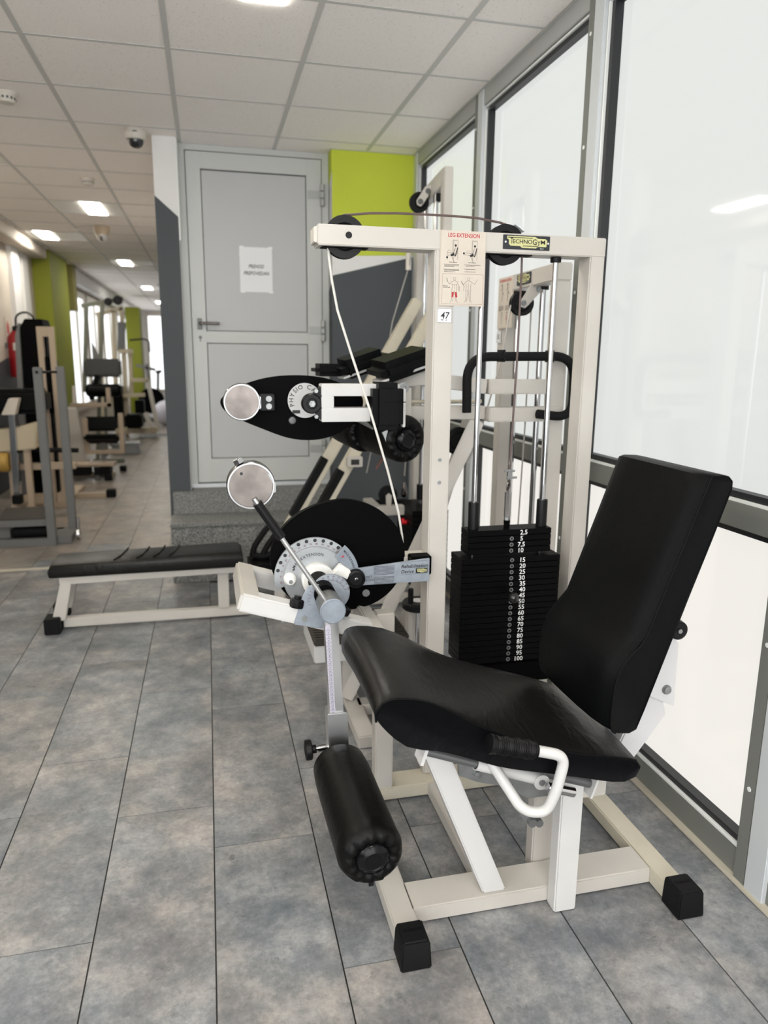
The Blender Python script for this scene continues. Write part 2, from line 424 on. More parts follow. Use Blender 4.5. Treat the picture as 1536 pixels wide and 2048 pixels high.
# ---- ceiling
ce = structure(build('ceiling', MB().box(XL-0.3, XR+0.25, YF-0.2, YFAR+0.3, ZC+0.06, ZC+0.14), wall_white, None, smooth=0))
TX, TY = 0.594, 0.604
TX0, TY0 = -0.113, 4.885          # a main tee runs at x = -0.113, a cross tee at y = 4.885
LAMPS = {(0, -4): (0.29, 'ceiling lamp just peeking in at the top edge of the photo'), (-2, 4): (0.26, 'bright strip ceiling lamp nearest in the dim hall, right of the other'),
  (-3, 7): (0.09, 'bright strip ceiling lamp at far left above the green pillar'), (-2, 11): (0.11, 'third strip ceiling lamp along the hall, left of the wall edge'),
  (-2, 18): (0.11, 'fourth and small strip ceiling lamp far down the hall'), (-2, 25): (0.11, 'tiny farthest strip ceiling lamp at the end of the hall'),
  (-3, 1): (0.16, 'strip ceiling lamp left of the hall entrance, mirrored in the large window pane'),
  (-3, -4): (0.25, 'unseen strip lamp added above the left aisle, level with the machine'), (0, -8): (0.25, 'unseen strip lamp added right above the photographer'),
  (-3, -8): (0.25, 'unseen strip lamp added left of the photographer'), (1, -11): (0.25, 'unseen strip lamp added behind the photographer by the windows'), (-2, -11): (0.25, 'unseen strip lamp added behind the photographer in the aisle')}
lamps_at = set(LAMPS)
def cell(i, j): return TX0+i*TX, TY0+j*TY
tile0 = build('ceiling_tile', MB().box(0.009, TX-0.009, 0.009, TY-0.009, -0.004, 0.012), tile_m, None, bevel=0.003, seg=1, smooth=0)
used = False
for i in range(-4, 3):
    for j in range(-12, 16):
        x, y = cell(i, j)
        if (i, j) in lamps_at or y > 14: continue
        if i == 2 or (i == -4): continue
        if i >= 0 and y > 4.9: continue
        if not used: tile0.parent = ce; tile0.location = (x, y, ZC); used = True
        else: place(tile0, (x, y, ZC), ce, 'ceiling_tile')
x2 = TX0+2*TX
edge_t = build('ceiling_tile', MB().box(x2+0.009, XR-0.005, 0.009, TY-0.009, -0.004, 0.012), tile_m, ce, bevel=0.003, seg=1, smooth=0, label='narrow ceiling tile cut to fit along the window wall')
for j in range(-12, 1):
    if j == -12: edge_t.location = (0, TY0+j*TY, ZC)
    elif TY0+j*TY < 4.9: place(edge_t, (0, TY0+j*TY, ZC), ce, 'ceiling_tile')
build('distant_tiling', MB().box(XL, 1.0, 14.3, YFAR, ZC-0.002, ZC+0.01).box(XL, TX0-3*TX, YF, 14.3, ZC-0.002, ZC+0.01).box(TX0, 0.95, 4.89, 5.3, ZC, ZC+0.01), tile_m, ce, smooth=0)
tee0 = None
for i in range(-3, 3):
    x = TX0+i*TX
    y1 = YFAR if i <= 0 else 5.05
    build('main_tee', MB().box(x-0.012, x+0.012, YF, y1 if i < 0 else 5.2, ZC-0.007, ZC+0.02), tee_m, ce, smooth=0)
for j in range(-11, 16):
    y = TY0+j*TY
    xr = XR if j <= 0 else (TX0 if j > 0 else XR)
    build('cross_tee', MB().box(XL, xr, y-0.010, y+0.010, ZC-0.006, ZC+0.02), tee_m, ce, smooth=0)
build('edge_trim', MB().box(XR-0.022, XR, YF, YB, ZC-0.008, ZC+0.0), tee_m, ce, smooth=0)
build('edge_trim', MB().box(XL, XL+0.022, YF, YFAR, ZC-0.008, ZC+0.0), tee_m, ce, smooth=0)
build('edge_trim', MB().box(0.84, XR, YB-0.02, YB, ZC-0.008, ZC), tee_m, ce, smooth=0)

# ---- ceiling lamps (unseen near ones are added to brighten the room, those down the hall show in the photograph)
for (i, j), (dx, lab) in LAMPS.items():
    x, y = cell(i, j)
    if j == -4 and i == 0: y += 0.075
    t = thing('ceiling_lamp', lab, 'lamp', (x+TX/2, y+TY/2, ZC), 'strip lamps in the tiled ceiling')
    build('reflector', MB().box(x+0.012, x+TX-0.012, y+0.012, y+TY-0.012, ZC-0.003, ZC+0.02), lamp_pan, t, bevel=0.002)
    build('diffuser', MB().box(x+dx, x+dx+0.165, y+0.02, y+TY-0.008, ZC-0.010, ZC-0.003), lamp_m, t, bevel=0.002)

# ---- walls
def wallpoly(mb, pts, plane, c, th):
    """flat paint field on a wall plane"""
    return mb.prism(pts, c, c+th, plane)
# back wall (left sliver with white over anthracite, right part green / white / anthracite), door recess between
wb = structure(build('wall_back', MB().box(0.845, XR+0.2, YB+0.004, YB+0.3, 0, ZC+0.06), wall_white, None, smooth=0))
wc = structure(build('wall_corner', MB().box(-0.275, -0.135, YB+0.004, YB+0.3, 0, ZC+0.06), wall_white, None, smooth=0))
structure(build('wall_recess', MB().box(-0.135, 0.845, 5.262, 5.35, 0, ZC+0.06), wall_white, None, smooth=0))
build('paint_field', wallpoly(MB(), [(-0.275, 0), (-0.137, 0), (-0.137, 2.30), (-0.275, 2.42)], 'xz', YB, 0.0035), wall_dark, wc, smooth=0, label='anthracite painted field with slanted top edge')
build('paint_field', wallpoly(MB(), [(0.845, 2.105), (XR, 2.13), (XR, ZC), (0.845, ZC)], 'xz', YB, 0.0035), wall_green, wb, smooth=0, label='lime green painted field under the ceiling')
build('paint_field', wallpoly(MB(), [(0.845, 0), (XR, 0), (XR, 2.12), (0.845, 1.98)], 'xz', YB-0.001, 0.0035), wall_dark, wb, smooth=0, label='anthracite painted field with rising top edge')
build('paint_field', wallpoly(MB(), [(YB, 2.64), (5.19, 2.57), (5.19, ZC), (YB, ZC)], 'yz', 0.8415, 0.0035), wall_green, wb, smooth=0, label='green strip on the side of the door recess')
build('paint_field', wallpoly(MB(), [(YB, 0), (5.19, 0), (5.19, 1.88), (YB, 1.96)], 'yz', 0.8415, 0.0035), wall_dark, wb, smooth=0, label='anthracite strip on the side of the door recess')
structure(build('trim_2', MB().box(-0.137, -0.128, YB-0.004, YB+0.08, 2.16, 2.76), bead_m, None, bevel=0.002))
# hall wall hidden behind the back wall, left wall, far wall
structure(build('wall_hall', MB().box(-0.275, -0.2, YB+0.3, 9.5, 0, ZC+0.06), wall_white, None, smooth=0))
wl = structure(build('wall_left', MB().box(XL-0.15, XL, YF, YFAR, 0, ZC+0.06), wall_beige, None, smooth=0))
build('paint_field', wallpoly(MB(), [(YF, 0), (10.6, 0), (10.6, 1.62), (7.6, 1.20), (YF, 1.20)], 'yz', XL+0.0005, 0.0035), wall_dark, wl, smooth=0, label='dark lower paint field with a slanted edge')
build('panelling', MB().box(XL, XL+0.05, 9.4, 9.75, 1.2, ZC).box(XL, XL+0.03, 10.0, 10.3, 1.2, ZC), wall_white, wl, smooth=0)
structure(build('wall_far', MB().box(XL-0.15, 3.0, YFAR, YFAR+0.15, 0, ZC+0.06).box(2.9, 3.0, 9.5, YFAR, 0, ZC+0.06).box(-0.275, 2.9, 9.4, 9.5, 0, ZC+0.06), wall_white, None, smooth=0))
structure(build('floor_hall', MB().box(0.95, 2.95, 9.45, YFAR, -0.05, -0.001), floor_m, None, smooth=0))
structure(build('ceiling_hall', MB().box(0.95, 2.95, 9.45, YFAR, ZC, ZC+0.05), tile_m, None, smooth=0))
# pillars and soffit down the hall
pl = structure(build('wall_pillar', MB().box(XL, -1.93, 10.65, 11.9, 0, ZC), mat('dimmed_green_wall_paint', (0.21, 0.23, 0.010), 0.7), None, bevel=0.004))  # lime wall green with the hall's dim light darkened into the colour
build('paint_field', wallpoly(MB(), [(XL, 0), (-1.928, 0), (-1.928, 1.35), (XL, 1.55)], 'xz', 10.645, 0.004), wall_dark, pl, smooth=0)
structure(build('wall_pillar_far', MB().box(-1.76, -1.45, 18.0, 18.6, 0, 2.5), MATS['dimmed_green_wall_paint'], None, bevel=0.004))
structure(build('trim_3', MB().box(XL, -1.92, 12.3, 12.6, 2.10, ZC), wall_olive, None, smooth=0))
structure(build('trim_4', MB().box(XL, -1.95, 12.7, 23.5, 2.55, ZC), wall_white, None, bevel=0.01))
structure(build('trim_5', MB().box(XL, XL+0.2, YF, 10.6, 2.64, ZC), wall_beige, None, bevel=0.01))

# ---- windows. Right wall: bays of frosted glass
def window(n, y0, y1, gone_left=False):
    w_ = structure(thing('window_%d' % n, '', '', (XR, (y0+y1)/2, 0)))
    del w_['label']; del w_['category']
    a, b = y0+0.06, y1-0.06
    for k, (z0, z1, m) in enumerate(((0.115, 0.985, pane_low), (1.085, 2.665, pane_up))):
        p = build('pane', MB().box(XR+0.045, XR+0.053, a, b, z0-0.01, z1+0.01), m, w_, smooth=0)
        gz = MB()
        gz.box(XR+0.012, XR+0.05, a-0.014, a+0.008, z0, z1).box(XR+0.012, XR+0.05, b-0.008, b+0.014, z0, z1)
        gz.box(XR+0.012, XR+0.05, a+0.008, b-0.008, z0-0.012, z0+0.008).box(XR+0.012, XR+0.05, a+0.008, b-0.008, z1-0.008, z1+0.012)
        build('gasket', gz, gasket_m, w_, smooth=0)
        bd = MB()
        bd.box(XR+0.002, XR+0.03, a-0.022, a-0.013, z0, z1).box(XR+0.002, XR+0.03, b+0.013, b+0.022, z0, z1)
        bd.box(XR+0.002, XR+0.03, a-0.02, b+0.02, z0-0.022, z0-0.011).box(XR+0.002, XR+0.03, a-0.02, b+0.02, z1+0.011, z1+0.020)
        build('glazing_bead', bd, bead_m, w_, bevel=0.001)
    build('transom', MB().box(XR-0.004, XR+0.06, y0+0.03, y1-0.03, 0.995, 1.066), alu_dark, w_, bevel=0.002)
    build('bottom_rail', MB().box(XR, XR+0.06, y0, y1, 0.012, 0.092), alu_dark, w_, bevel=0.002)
    build('top_rail', MB().box(XR-0.006, XR+0.06, y0, y1, 2.688, ZC), alu, w_, bevel=0.002)
    mu = MB().box(XR-0.012, XR+0.06, y0-0.035, y0+0.035, 0.0, ZC)
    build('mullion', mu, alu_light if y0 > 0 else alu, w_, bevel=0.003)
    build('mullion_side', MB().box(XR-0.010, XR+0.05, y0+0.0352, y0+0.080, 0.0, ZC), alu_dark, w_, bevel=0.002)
    sc = MB()
    for z in (0.3, 0.72, 1.25, 1.70, 2.22, 2.6): sc.cyl((XR-0.0098, y0+0.058, z), (-1, 0, 0), 0.007, 0.002, 10)
    build('screw_cap', sc, bead_m, w_)
    return w_
ys = [5.0, 3.81, 2.63, 1.45, 0.27, -0.91, -2.09]
for n in range(6): window(n+1, ys[n+1], ys[n])
structure(build('trim_6', MB().box(XR-0.012, XR+0.06, 4.975, YB+0.02, 0, ZC), alu_light, None, bevel=0.002))
structure(build('trim_7', MB().box(XR-0.02, XR+0.03, YF, YB, 0.0, 0.014), silicone, None, bevel=0.004))
structure(build('wall_right', MB().box(XR+0.07, XR+0.2, YF-0.2, YB+0.3, 0, ZC+0.06), wall_white, None, smooth=0))
# wall behind the photographer: unseen glowing windows, assumed from the bright machine fronts
structure(build('wall_front', MB().box(XL-0.15, XR+0.2, YF-0.2, YF-0.08, 0, ZC+0.06), wall_white, None, smooth=0))
for n in range(3):
    x0 = XL+0.1+n*1.17
    w_ = structure(thing('window_%d' % (n+7), '', '', (x0+0.58, YF, 0))); del w_['label']; del w_['category']
    build('pane', MB().box(x0+0.06, x0+1.10, YF-0.05, YF-0.04, 0.25, 2.6), pane_front_assumed, w_, smooth=0)
    fr = MB().box(x0, x0+0.06, YF-0.06, YF, 0.15, 2.68).box(x0+1.10, x0+1.16, YF-0.06, YF, 0.15, 2.68).box(x0+0.06, x0+1.10, YF-0.06, YF, 0.15, 0.25).box(x0+0.06, x0+1.10, YF-0.06, YF, 2.6, 2.68).box(x0+0.06, x0+1.10, YF-0.06, YF, 1.0, 1.07)
    build('frame', fr, alu, w_, bevel=0.003)
for n in range(2):  # unseen left windows, added to brighten ceiling, door and machine sides
    y0 = -2.0+n*1.75
    w_ = structure(thing('window_%d' % (n+20), '', '', (XL, y0+0.8, 0))); del w_['label']; del w_['category']
    build('pane', MB().box(XL+0.004, XL+0.012, y0+0.06, y0+1.54, 0.9, 2.5), pane_left_fill, w_, smooth=0)
    build('frame', MB().box(XL, XL+0.05, y0, y0+0.06, 0.82, 2.58).box(XL, XL+0.05, y0+1.54, y0+1.6, 0.82, 2.58).box(XL, XL+0.05, y0+0.06, y0+1.54, 0.82, 0.9).box(XL, XL+0.05, y0+0.06, y0+1.54, 2.5, 2.58), alu, w_, bevel=0.003)
# windows along the left of the hall and at its end
for n, (ya, yb) in enumerate(((12.8, 14.6), (14.8, 16.8), (17.0, 19.5), (19.7, 23.0))):
    w_ = structure(thing('window_%d' % (n+10), '', '', (XL, (ya+yb)/2, 0))); del w_['label']; del w_['category']
    build('pane', MB().box(XL+0.002, XL+0.012, ya+0.06, yb-0.06, 0.6, 2.4), pane_far, w_, smooth=0)
    build('frame', MB().box(XL, XL+0.05, ya, ya+0.06, 0.5, 2.5).box(XL, XL+0.05, yb-0.06, yb, 0.5, 2.5).box(XL, XL+0.05, ya+0.06, yb-0.06, 0.5, 0.6).box(XL, XL+0.05, ya+0.06, yb-0.06, 2.4, 2.5).box(XL, XL+0.045, (ya+yb)/2-0.04, (ya+yb)/2+0.04, 0.6, 2.4), off_white, w_)
for n, x0 in enumerate((-1.75, -0.45)):
    w_ = structure(thing('window_%d' % (n+14), '', '', (x0+0.6, YFAR, 0))); del w_['label']; del w_['category']
    build('pane', MB().box(x0+0.06, x0+1.14, YFAR-0.012, YFAR-0.002, 0.4, 2.6), pane_far, w_, smooth=0)
    build('frame', MB().box(x0, x0+0.06, YFAR-0.05, YFAR, 0.3, 2.7).box(x0+1.14, x0+1.2, YFAR-0.05, YFAR, 0.3, 2.7).box(x0+0.06, x0+1.14, YFAR-0.05, YFAR, 2.6, 2.7).box(x0+0.06, x0+1.14, YFAR-0.05, YFAR, 0.3, 0.4), off_white, w_)

# ---- the door on its granite steps
D = structure(thing('door_1', '', '', (0.35, 5.18, 0.55))); del D['label']; del D['category']
build('frame', MB().box(-0.134, -0.088, 5.17, 5.26, 0.545, 2.765).box(0.795, 0.840, 5.17, 5.26, 0.545, 2.765).box(-0.088, 0.795, 5.17, 5.26, 2.728, 2.765), door_m, D, bevel=0.002)
build('threshold', MB().box(-0.134, 0.84, 5.15, 5.26, 0.545, 0.572), alu_light, D, bevel=0.002)
lf = MB().box(-0.083, 0.008, 5.165, 5.215, 0.580, 2.722).box(0.690, 0.790, 5.165, 5.215, 0.580, 2.722).box(0.008, 0.690, 5.165, 5.215, 2.620, 2.722).box(0.008, 0.690, 5.165, 5.215, 1.530, 1.607).box(0.008, 0.690, 5.165, 5.215, 0.580, 0.745)
build('leaf', lf, door_m, D, bevel=0.0025)
build('door_panel', MB().box(0.013, 0.685, 5.178, 5.20, 1.612, 2.613), door_panel, D, smooth=0, label='tall upper grey door panel')
build('door_panel', MB().box(0.013, 0.685, 5.178, 5.20, 0.750, 1.525), door_panel, D, smooth=0, label='lower grey door panel')
build('panel_gap', MB().box(0.009, 0.689, 5.186, 5.21, 0.746, 2.619), ink, D, smooth=0)
h = build('door_handle', MB().box(-0.050, -0.018, 5.155, 5.166, 1.615, 1.69), dark_steel, D, bevel=0.003)
build('lever', MB().tube(arcpts([(-0.034, 5.157, 1.655), (-0.034, 5.115, 1.655), (0.095, 5.115, 1.655)], 0.012), 0.0095, 12), steel, h)
build('keyhole', MB().cyl((-0.034, 5.1655, 1.565), (0, -1, 0), 0.011, 0.003, 14).box(-0.038, -0.030, 5.1625, 5.1655, 1.538, 1.562), dark_steel, D)
for z in (2.50, 1.62, 0.80):
    hg = build('hinge', MB().cyl((0.795, 5.148, z-0.07), (0, 0, 1), 0.016, 0.045, 14, 0.003).cyl((0.795, 5.148, z-0.02), (0, 0, 1), 0.016, 0.04, 14, 0.003).cyl((0.795, 5.148, z+0.025), (0, 0, 1), 0.016, 0.045, 14, 0.003), alu, D)
    build('hinge_plate', MB().box(0.70, 0.785, 5.158, 5.166, z-0.022, z+0.028), alu, hg, bevel=0.002)
pp = build('paper_notice', MB().box(0.240, 0.455, 5.1755, 5.1772, 1.868, 2.155), paper_m, None, smooth=0, loc=(0.35, 5.176, 1.87))
tag(pp, 'white paper notice taped to the grey door', 'notice')
ft = Flat((0.348, 5.1755, 2.0), (1, 0, 0), (0, 0, 1), 0.0008)
ft.text('PREHOD', 0, 0.022, 0.024, width=0.10, bold=1, italic=0.2).text('PREPOVEDAN', 0, -0.022, 0.024, width=0.165, bold=1, italic=0.2)
build('lettering', ft, ink, pp)
tp = MB()
for x, z in ((0.242, 2.145), (0.43, 2.145), (0.243, 1.862), (0.43, 1.862), (0.238, 2.10)): tp.box(x, x+0.028, 5.1745, 5.1752, z, z+0.016)
build('tape', tp, bead_m, pp, smooth=0)
st = thing('granite_steps', 'speckled grey granite steps leading up to the door', 'steps', (0.3, 4.65, 0))
build('step', MB().prism([(-0.262, 4.70), (0.838, 4.70), (0.838, 5.255), (-0.128, 5.255), (-0.128, 5.045), (-0.262, 5.045)], 0.0, 0.39, 'xy'), granite, st, bevel=0.006, label='wide lower granite step')
build('step', MB().prism([(-0.255, 4.99), (0.838, 4.99), (0.838, 5.255), (-0.128, 5.255), (-0.128, 5.045), (-0.255, 5.045)], 0.39, 0.546, 'xy'), granite, st, bevel=0.006, label='upper granite step')
build('nosing', MB().box(-0.266, 0.840, 4.68, 4.99, 0.375, 0.395), granite, st, bevel=0.004)

# ---- small things on the ceiling
def detector(x, y, lab, r=0.055):
    t = thing('smoke_detector', lab, 'detector', (x, y, ZC))
    build('base', MB().lathe([(r*1.0, 0), (r*1.0, 0.012), (r*0.95, 0.016)], (x, y, ZC-0.005), (0, 0, -1), 24), off_white, t)
    build('body', MB().lathe([(r*0.9, 0), (r*0.85, 0.02), (r*0.7, 0.035), (r*0.55, 0.037)], (x, y, ZC-0.02), (0, 0, -1), 24), off_white, t)
    v = MB()
    for k in range(14):
        a = 2*PI*k/14; v.beam((x+r*0.84*math.cos(a), y+r*0.84*math.sin(a), ZC-0.036), (x+r*0.84*math.cos(a+0.25), y+r*0.84*math.sin(a+0.25), ZC-0.036), 0.004, 0.012)
    build('vent', v, dark_steel, t)
detector(-0.955, 4.47, 'round white smoke detector at the left edge of the ceiling')
detector(-0.83, 6.35, 'small flat white detector on the dim hall ceiling', 0.05)
detector(-0.80, 15.0, 'tiny smoke detector far down the hall ceiling', 0.06)
t = thing('dome_camera', 'white dome security camera with smoked glass beside the wall corner', 'camera', (-0.36, 4.95, ZC))
build('housing', MB().lathe([(0.058, 0), (0.062, 0.006), (0.062, 0.035), (0.055, 0.06), (0.045, 0.064)], (-0.36, 4.95, ZC-0.003), (0, 0, -1), 28), off_white, t)
build('dome', MB().lathe([(0.045, 0), (0.044, 0.015), (0.036, 0.033), (0.02, 0.044), (0.004, 0.047)], (-0.36, 4.95, ZC-0.064), (0, 0, -1), 24), smoked, t)
build('badge', MB().box(-0.372, -0.348, 4.886, 4.892, ZC-0.034, ZC-0.026), dark_steel, t)
t = thing('dome_camera', 'dark bulb shaped dome camera hanging under a hall lamp', 'camera', (-1.02, 8.6, ZC))
build('housing', MB().lathe([(0.08, 0), (0.08, 0.05), (0.06, 0.09)], (-1.02, 8.6, ZC-0.004), (0, 0, -1), 20), tan_frame, t)
build('dome', MB().lathe([(0.06, 0), (0.055, 0.03), (0.03, 0.06), (0.005, 0.065)], (-1.02, 8.6, ZC-0.094), (0, 0, -1), 20), chrome, t)

# ================================================================== LEG EXTENSION MACHINE
LE = thing('leg_extension_machine', 'white leg extension machine in front with black seat, weight stack and round dial', 'exercise machine', (0.8, 1.8, 0))
def B(name, mb, m, parent=LE, **k): return build(name, mb, m, parent, **k)
# floor frame
B('side_rail', MB().box(0.402, 0.468, 1.47, 2.22, 0.004, 0.050), white, bevel=0.004)
B('side_rail', MB().box(1.157, 1.224, 1.47, 2.22, 0.004, 0.050), cream, bevel=0.004)
B('front_cross_bar', MB().box(0.464, 1.160, 1.566, 1.668, 0.004, 0.050), white, bevel=0.004)
B('rear_cross_bar', MB().box(0.464, 1.160, 2.106, 2.200, 0.004, 0.050), cream, bevel=0.004)
B('centre_rail', MB().box(0.668, 0.728, 1.664, 2.110, 0.004, 0.050), white, bevel=0.004)
for x0, x1 in ((0.396, 0.474), (1.151, 1.230)):
    fc = B('foot_cap', MB().loft([[(x0, y, z), (x1, y, z), (x1, y+0.075, z), (x0, y+0.075, z)] if False else
          [(x0+d, 1.424+d, z), (x1-d, 1.424+d, z), (x1-d, 1.502, z), (x0+d, 1.502, z)] for z, d in ((0.0, 0.0), (0.070, 0.004), (0.076, 0.008))]), rubber, bevel=0.004)
    e = Flat(((x0+x1)/2, 1.467, 0.0755), (1, 0, 0), (0, 1, 0), 0.001)
    e.text('TECHNOGYM', 0, 0.0, 0.009, width=0.046); B('embossing', e, black_matte, fc)
    B('foot_cap', MB().box(x0, x1, 2.18, 2.25, 0.0, 0.066), rubber, bevel=0.005)
# seat support
B('seat_strut', MB().prism([(0.662, 0.05), (0.727, 0.05), (0.545, 0.50), (0.482, 0.50)], 1.576, 1.648), white2, bevel=0.004)
B('seat_post', MB().box(0.843, 0.906, 1.521, 1.566, 0.002, 0.455), white2, bevel=0.004)
B('seat_post', MB().box(0.843, 0.906, 1.668, 1.712, 0.002, 0.47), white, bevel=0.004)
B('front_post', MB().box(0.486, 0.546, 2.106, 2.16, 0.05, 0.66), white, bevel=0.004)
# weight frame
B('frame_post', MB().box(0.667, 0.730, 2.16, 2.24, 0.05, 1.79), white, bevel=0.004)
rp = B('frame_post', MB().prism([(1.166, 0.05), (1.221, 0.05), (1.221, 1.80), (1.171, 1.80)], 2.16, 2.235), white, bevel=0.004)
tb = B('top_beam', MB().box(0.319, 1.221, 2.158, 2.242, 1.758, 1.815), white, bevel=0.003)
B('end_plug', MB().box(0.309, 0.320, 2.165, 2.235, 1.765, 1.808), off_white, bevel=0.002)
B('beam_slot', MB().box(0.335, 0.47, 2.18, 2.22, 1.7555, 1.759).box(0.83, 0.985, 2.18, 2.22, 1.7555, 1.759), black_matte, smooth=0)
def pulley(cx, cz, y, r, parent, m=black, w_=0.026, ax=(0, 1, 0)):
    p = V((cx, y, cz)) if ax == (0, 1, 0) else V(y)
    prof = [(r*0.2, 0), (r*0.55, 0), (r*0.62, 0.003), (r*0.66, 0.0), (r, 0), (r, w_*0.15), (r*0.86, w_*0.5), (r, w_*0.85), (r, w_), (r*0.66, w_), (r*0.62, w_-0.003), (r*0.55, w_), (r*0.2, w_)]
    return build('pulley', MB().lathe(prof, p-V(ax)*w_/2, ax, 40), m, parent)
pulley(0.403, 1.787, 2.2, 0.060, LE); pulley(0.900, 1.787, 2.2, 0.059, LE)
B('axle_cap', MB().cyl((0.4085, 2.159, 1.7875), (0, -1, 0), 0.0095, 0.003, 20, 0.001), black)
B('cable_guard', MB().beam((0.925, 2.2, 1.845), (0.955, 2.2, 1.826), 0.05, 0.004), alu_light)
B('cable', MB().tube([(0.40, 2.2, 1.848), (0.42, 2.2, 1.850), (0.479, 2.2, 1.857), (0.56, 2.2, 1.861), (0.65, 2.2, 1.862), (0.74, 2.2, 1.862), (0.81, 2.2, 1.860), (0.883, 2.2, 1.851), (0.925, 2.2, 1.840), (0.948, 2.2, 1.822), (0.959, 2.2, 1.79), (0.961, 2.2, 1.70), (0.960, 2.2, 1.5), (0.957, 2.2, 1.33), (0.953, 2.2, 1.18), (0.951, 2.2, 1.08)], 0.0034, 10), cable_brown)
B('cable', MB().tube([(0.352, 2.2, 1.80), (0.355, 2.2, 1.764), (0.360, 2.2, 1.71), (0.366, 2.2, 1.667), (0.382, 2.2, 1.583), (0.42, 2.2, 1.468), (0.482, 2.2, 1.289), (0.54, 2.2, 1.101), (0.578, 2.2, 0.96), (0.590, 2.195, 0.88), (0.590, 2.19, 0.83)], 0.0038, 10), cable_white)
for x in (0.832, 1.074):
    r_ = B('guide_rod', MB().cyl((x, 2.2, 0.05), (0, 0, 1), 0.0085, 1.705, 20), chrome)
    B('rod_cap', MB().cyl((x, 2.2, 1.742), (0, 0, 1), 0.017, 0.016, 20, 0.002), black, r_)
    B('rod_collar', MB().lathe([(0.0095, 0.09), (0.0175, 0.09), (0.018, 0.088), (0.018, 0.0), (0.0095, 0.0)], (x, 2.2, 0.898), (0, 0, 1), 24), black, r_)
# weight stack
pz = 0.0204
def plate(x0, x1, y0, y1, z1, txt, tx, hole):
    p = B('weight_plate', MB().box(x0, x1, y0, y1, z1-pz+0.0012, z1), iron, bevel=0.0016, seg=1)
    f = Flat((tx, y0, z1-pz/2-0.0072), (1, 0, 0), (0, 0, 1), 0.0006)
    f.text(txt, 0, -0.0007, 0.0162, 'c', bold=1); B('number', f, ink_white, p)
    if hole:
        B('pin_hole', MB().lathe([(0.0068, 0), (0.0068, 0.001), (0.0048, 0.0012), (0.0044, 0.0004)], (hole, y0, z1-pz/2), (0, -1, 0), 16), zinc, p)
        B('pin_hole_bore', MB().cyl((hole, y0-0.0006, z1-pz/2), (0, -1, 0), 0.0046, 0.0002, 14), ink, p)
for k, s in enumerate(PLATES):
    z1 = 0.898 - k*pz if k < 4 else 0.8095-(k-4)*0.02043
    if k < 4: plate(0.803, 1.096, 2.165, 2.235, z1, s, (0.990 if k else 0.997), 0.955 if k else None)
    else: plate(0.777, 1.124, 2.145, 2.255, z1, s, 0.989+(0.0 if k < 8 else 0.003), 0.951+ (0.002 if k > 8 else 0))
B('stack_base', MB().box(0.79, 1.11, 2.15, 2.25, 0.36, 0.438), black_matte, bevel=0.004)
B('stack_base_leg', MB().box(0.82, 0.85, 2.18, 2.22, 0.05, 0.36).box(1.05, 1.08, 2.18, 2.22, 0.05, 0.36), rubber)
B('selector_pin', MB().lathe([(0.003, -0.018), (0.010, -0.0155), (0.015, -0.011), (0.018, -0.004), (0.0185, 0.001), (0.016, 0.010), (0.009, 0.017), (0.004, 0.019), (0.004, 0.05)], (0.943, 2.100, 0.685), (0, 1, 0), 24), mat('glossy_black_ball', (0.01, 0.01, 0.01), 0.12, spec=0.6))
tk = B('turnbuckle', MB().cyl((0.950, 2.2, 0.935), (0, 0, 1), 0.011, 0.082, 6), chrome)
B('lock_nut', MB().cyl((0.950, 2.2, 0.922), (0, 0, 1), 0.010, 0.012, 6), zinc, tk)
B('threaded_stud', MB().lathe([(0.0105, 0), (0.0105, 0.004), (0.0095, 0.005), (0.0105, 0.008), (0.0095, 0.010), (0.0105, 0.013), (0.0095, 0.015), (0.0105, 0.018), (0.0105, 0.028)], (0.950, 2.2, 0.895), (0, 0, 1), 16), black_matte, tk)
B('cable_loop', MB().tube([(0.950+0.006*math.sin(2*PI*k/14), 2.2, 1.033+0.014*math.cos(2*PI*k/14)) for k in range(14)], 0.0024, 8, closed=True).tube([(0.953, 2.2, 1.045), (0.946, 2.2, 1.075), (0.951, 2.2, 1.10), (0.948, 2.2, 1.125)], 0.0026, 8), steel, tk)
B('cable_clamp', MB().cyl((0.932, 2.195, 1.088), (1, 0.0, 0.0), 0.004, 0.036, 8).cyl((0.940, 2.195, 1.066), (1, 0, 0), 0.004, 0.036, 8).box(0.944, 0.958, 2.193, 2.205, 1.060, 1.094), zinc, tk, bevel=0.001)
bt = MB()
for z in (1.135, 1.063): bolt(bt, (0.698, 2.16, z), (0, -1, 0), 0.0042, 0.004)
B('bolt', bt, zinc)
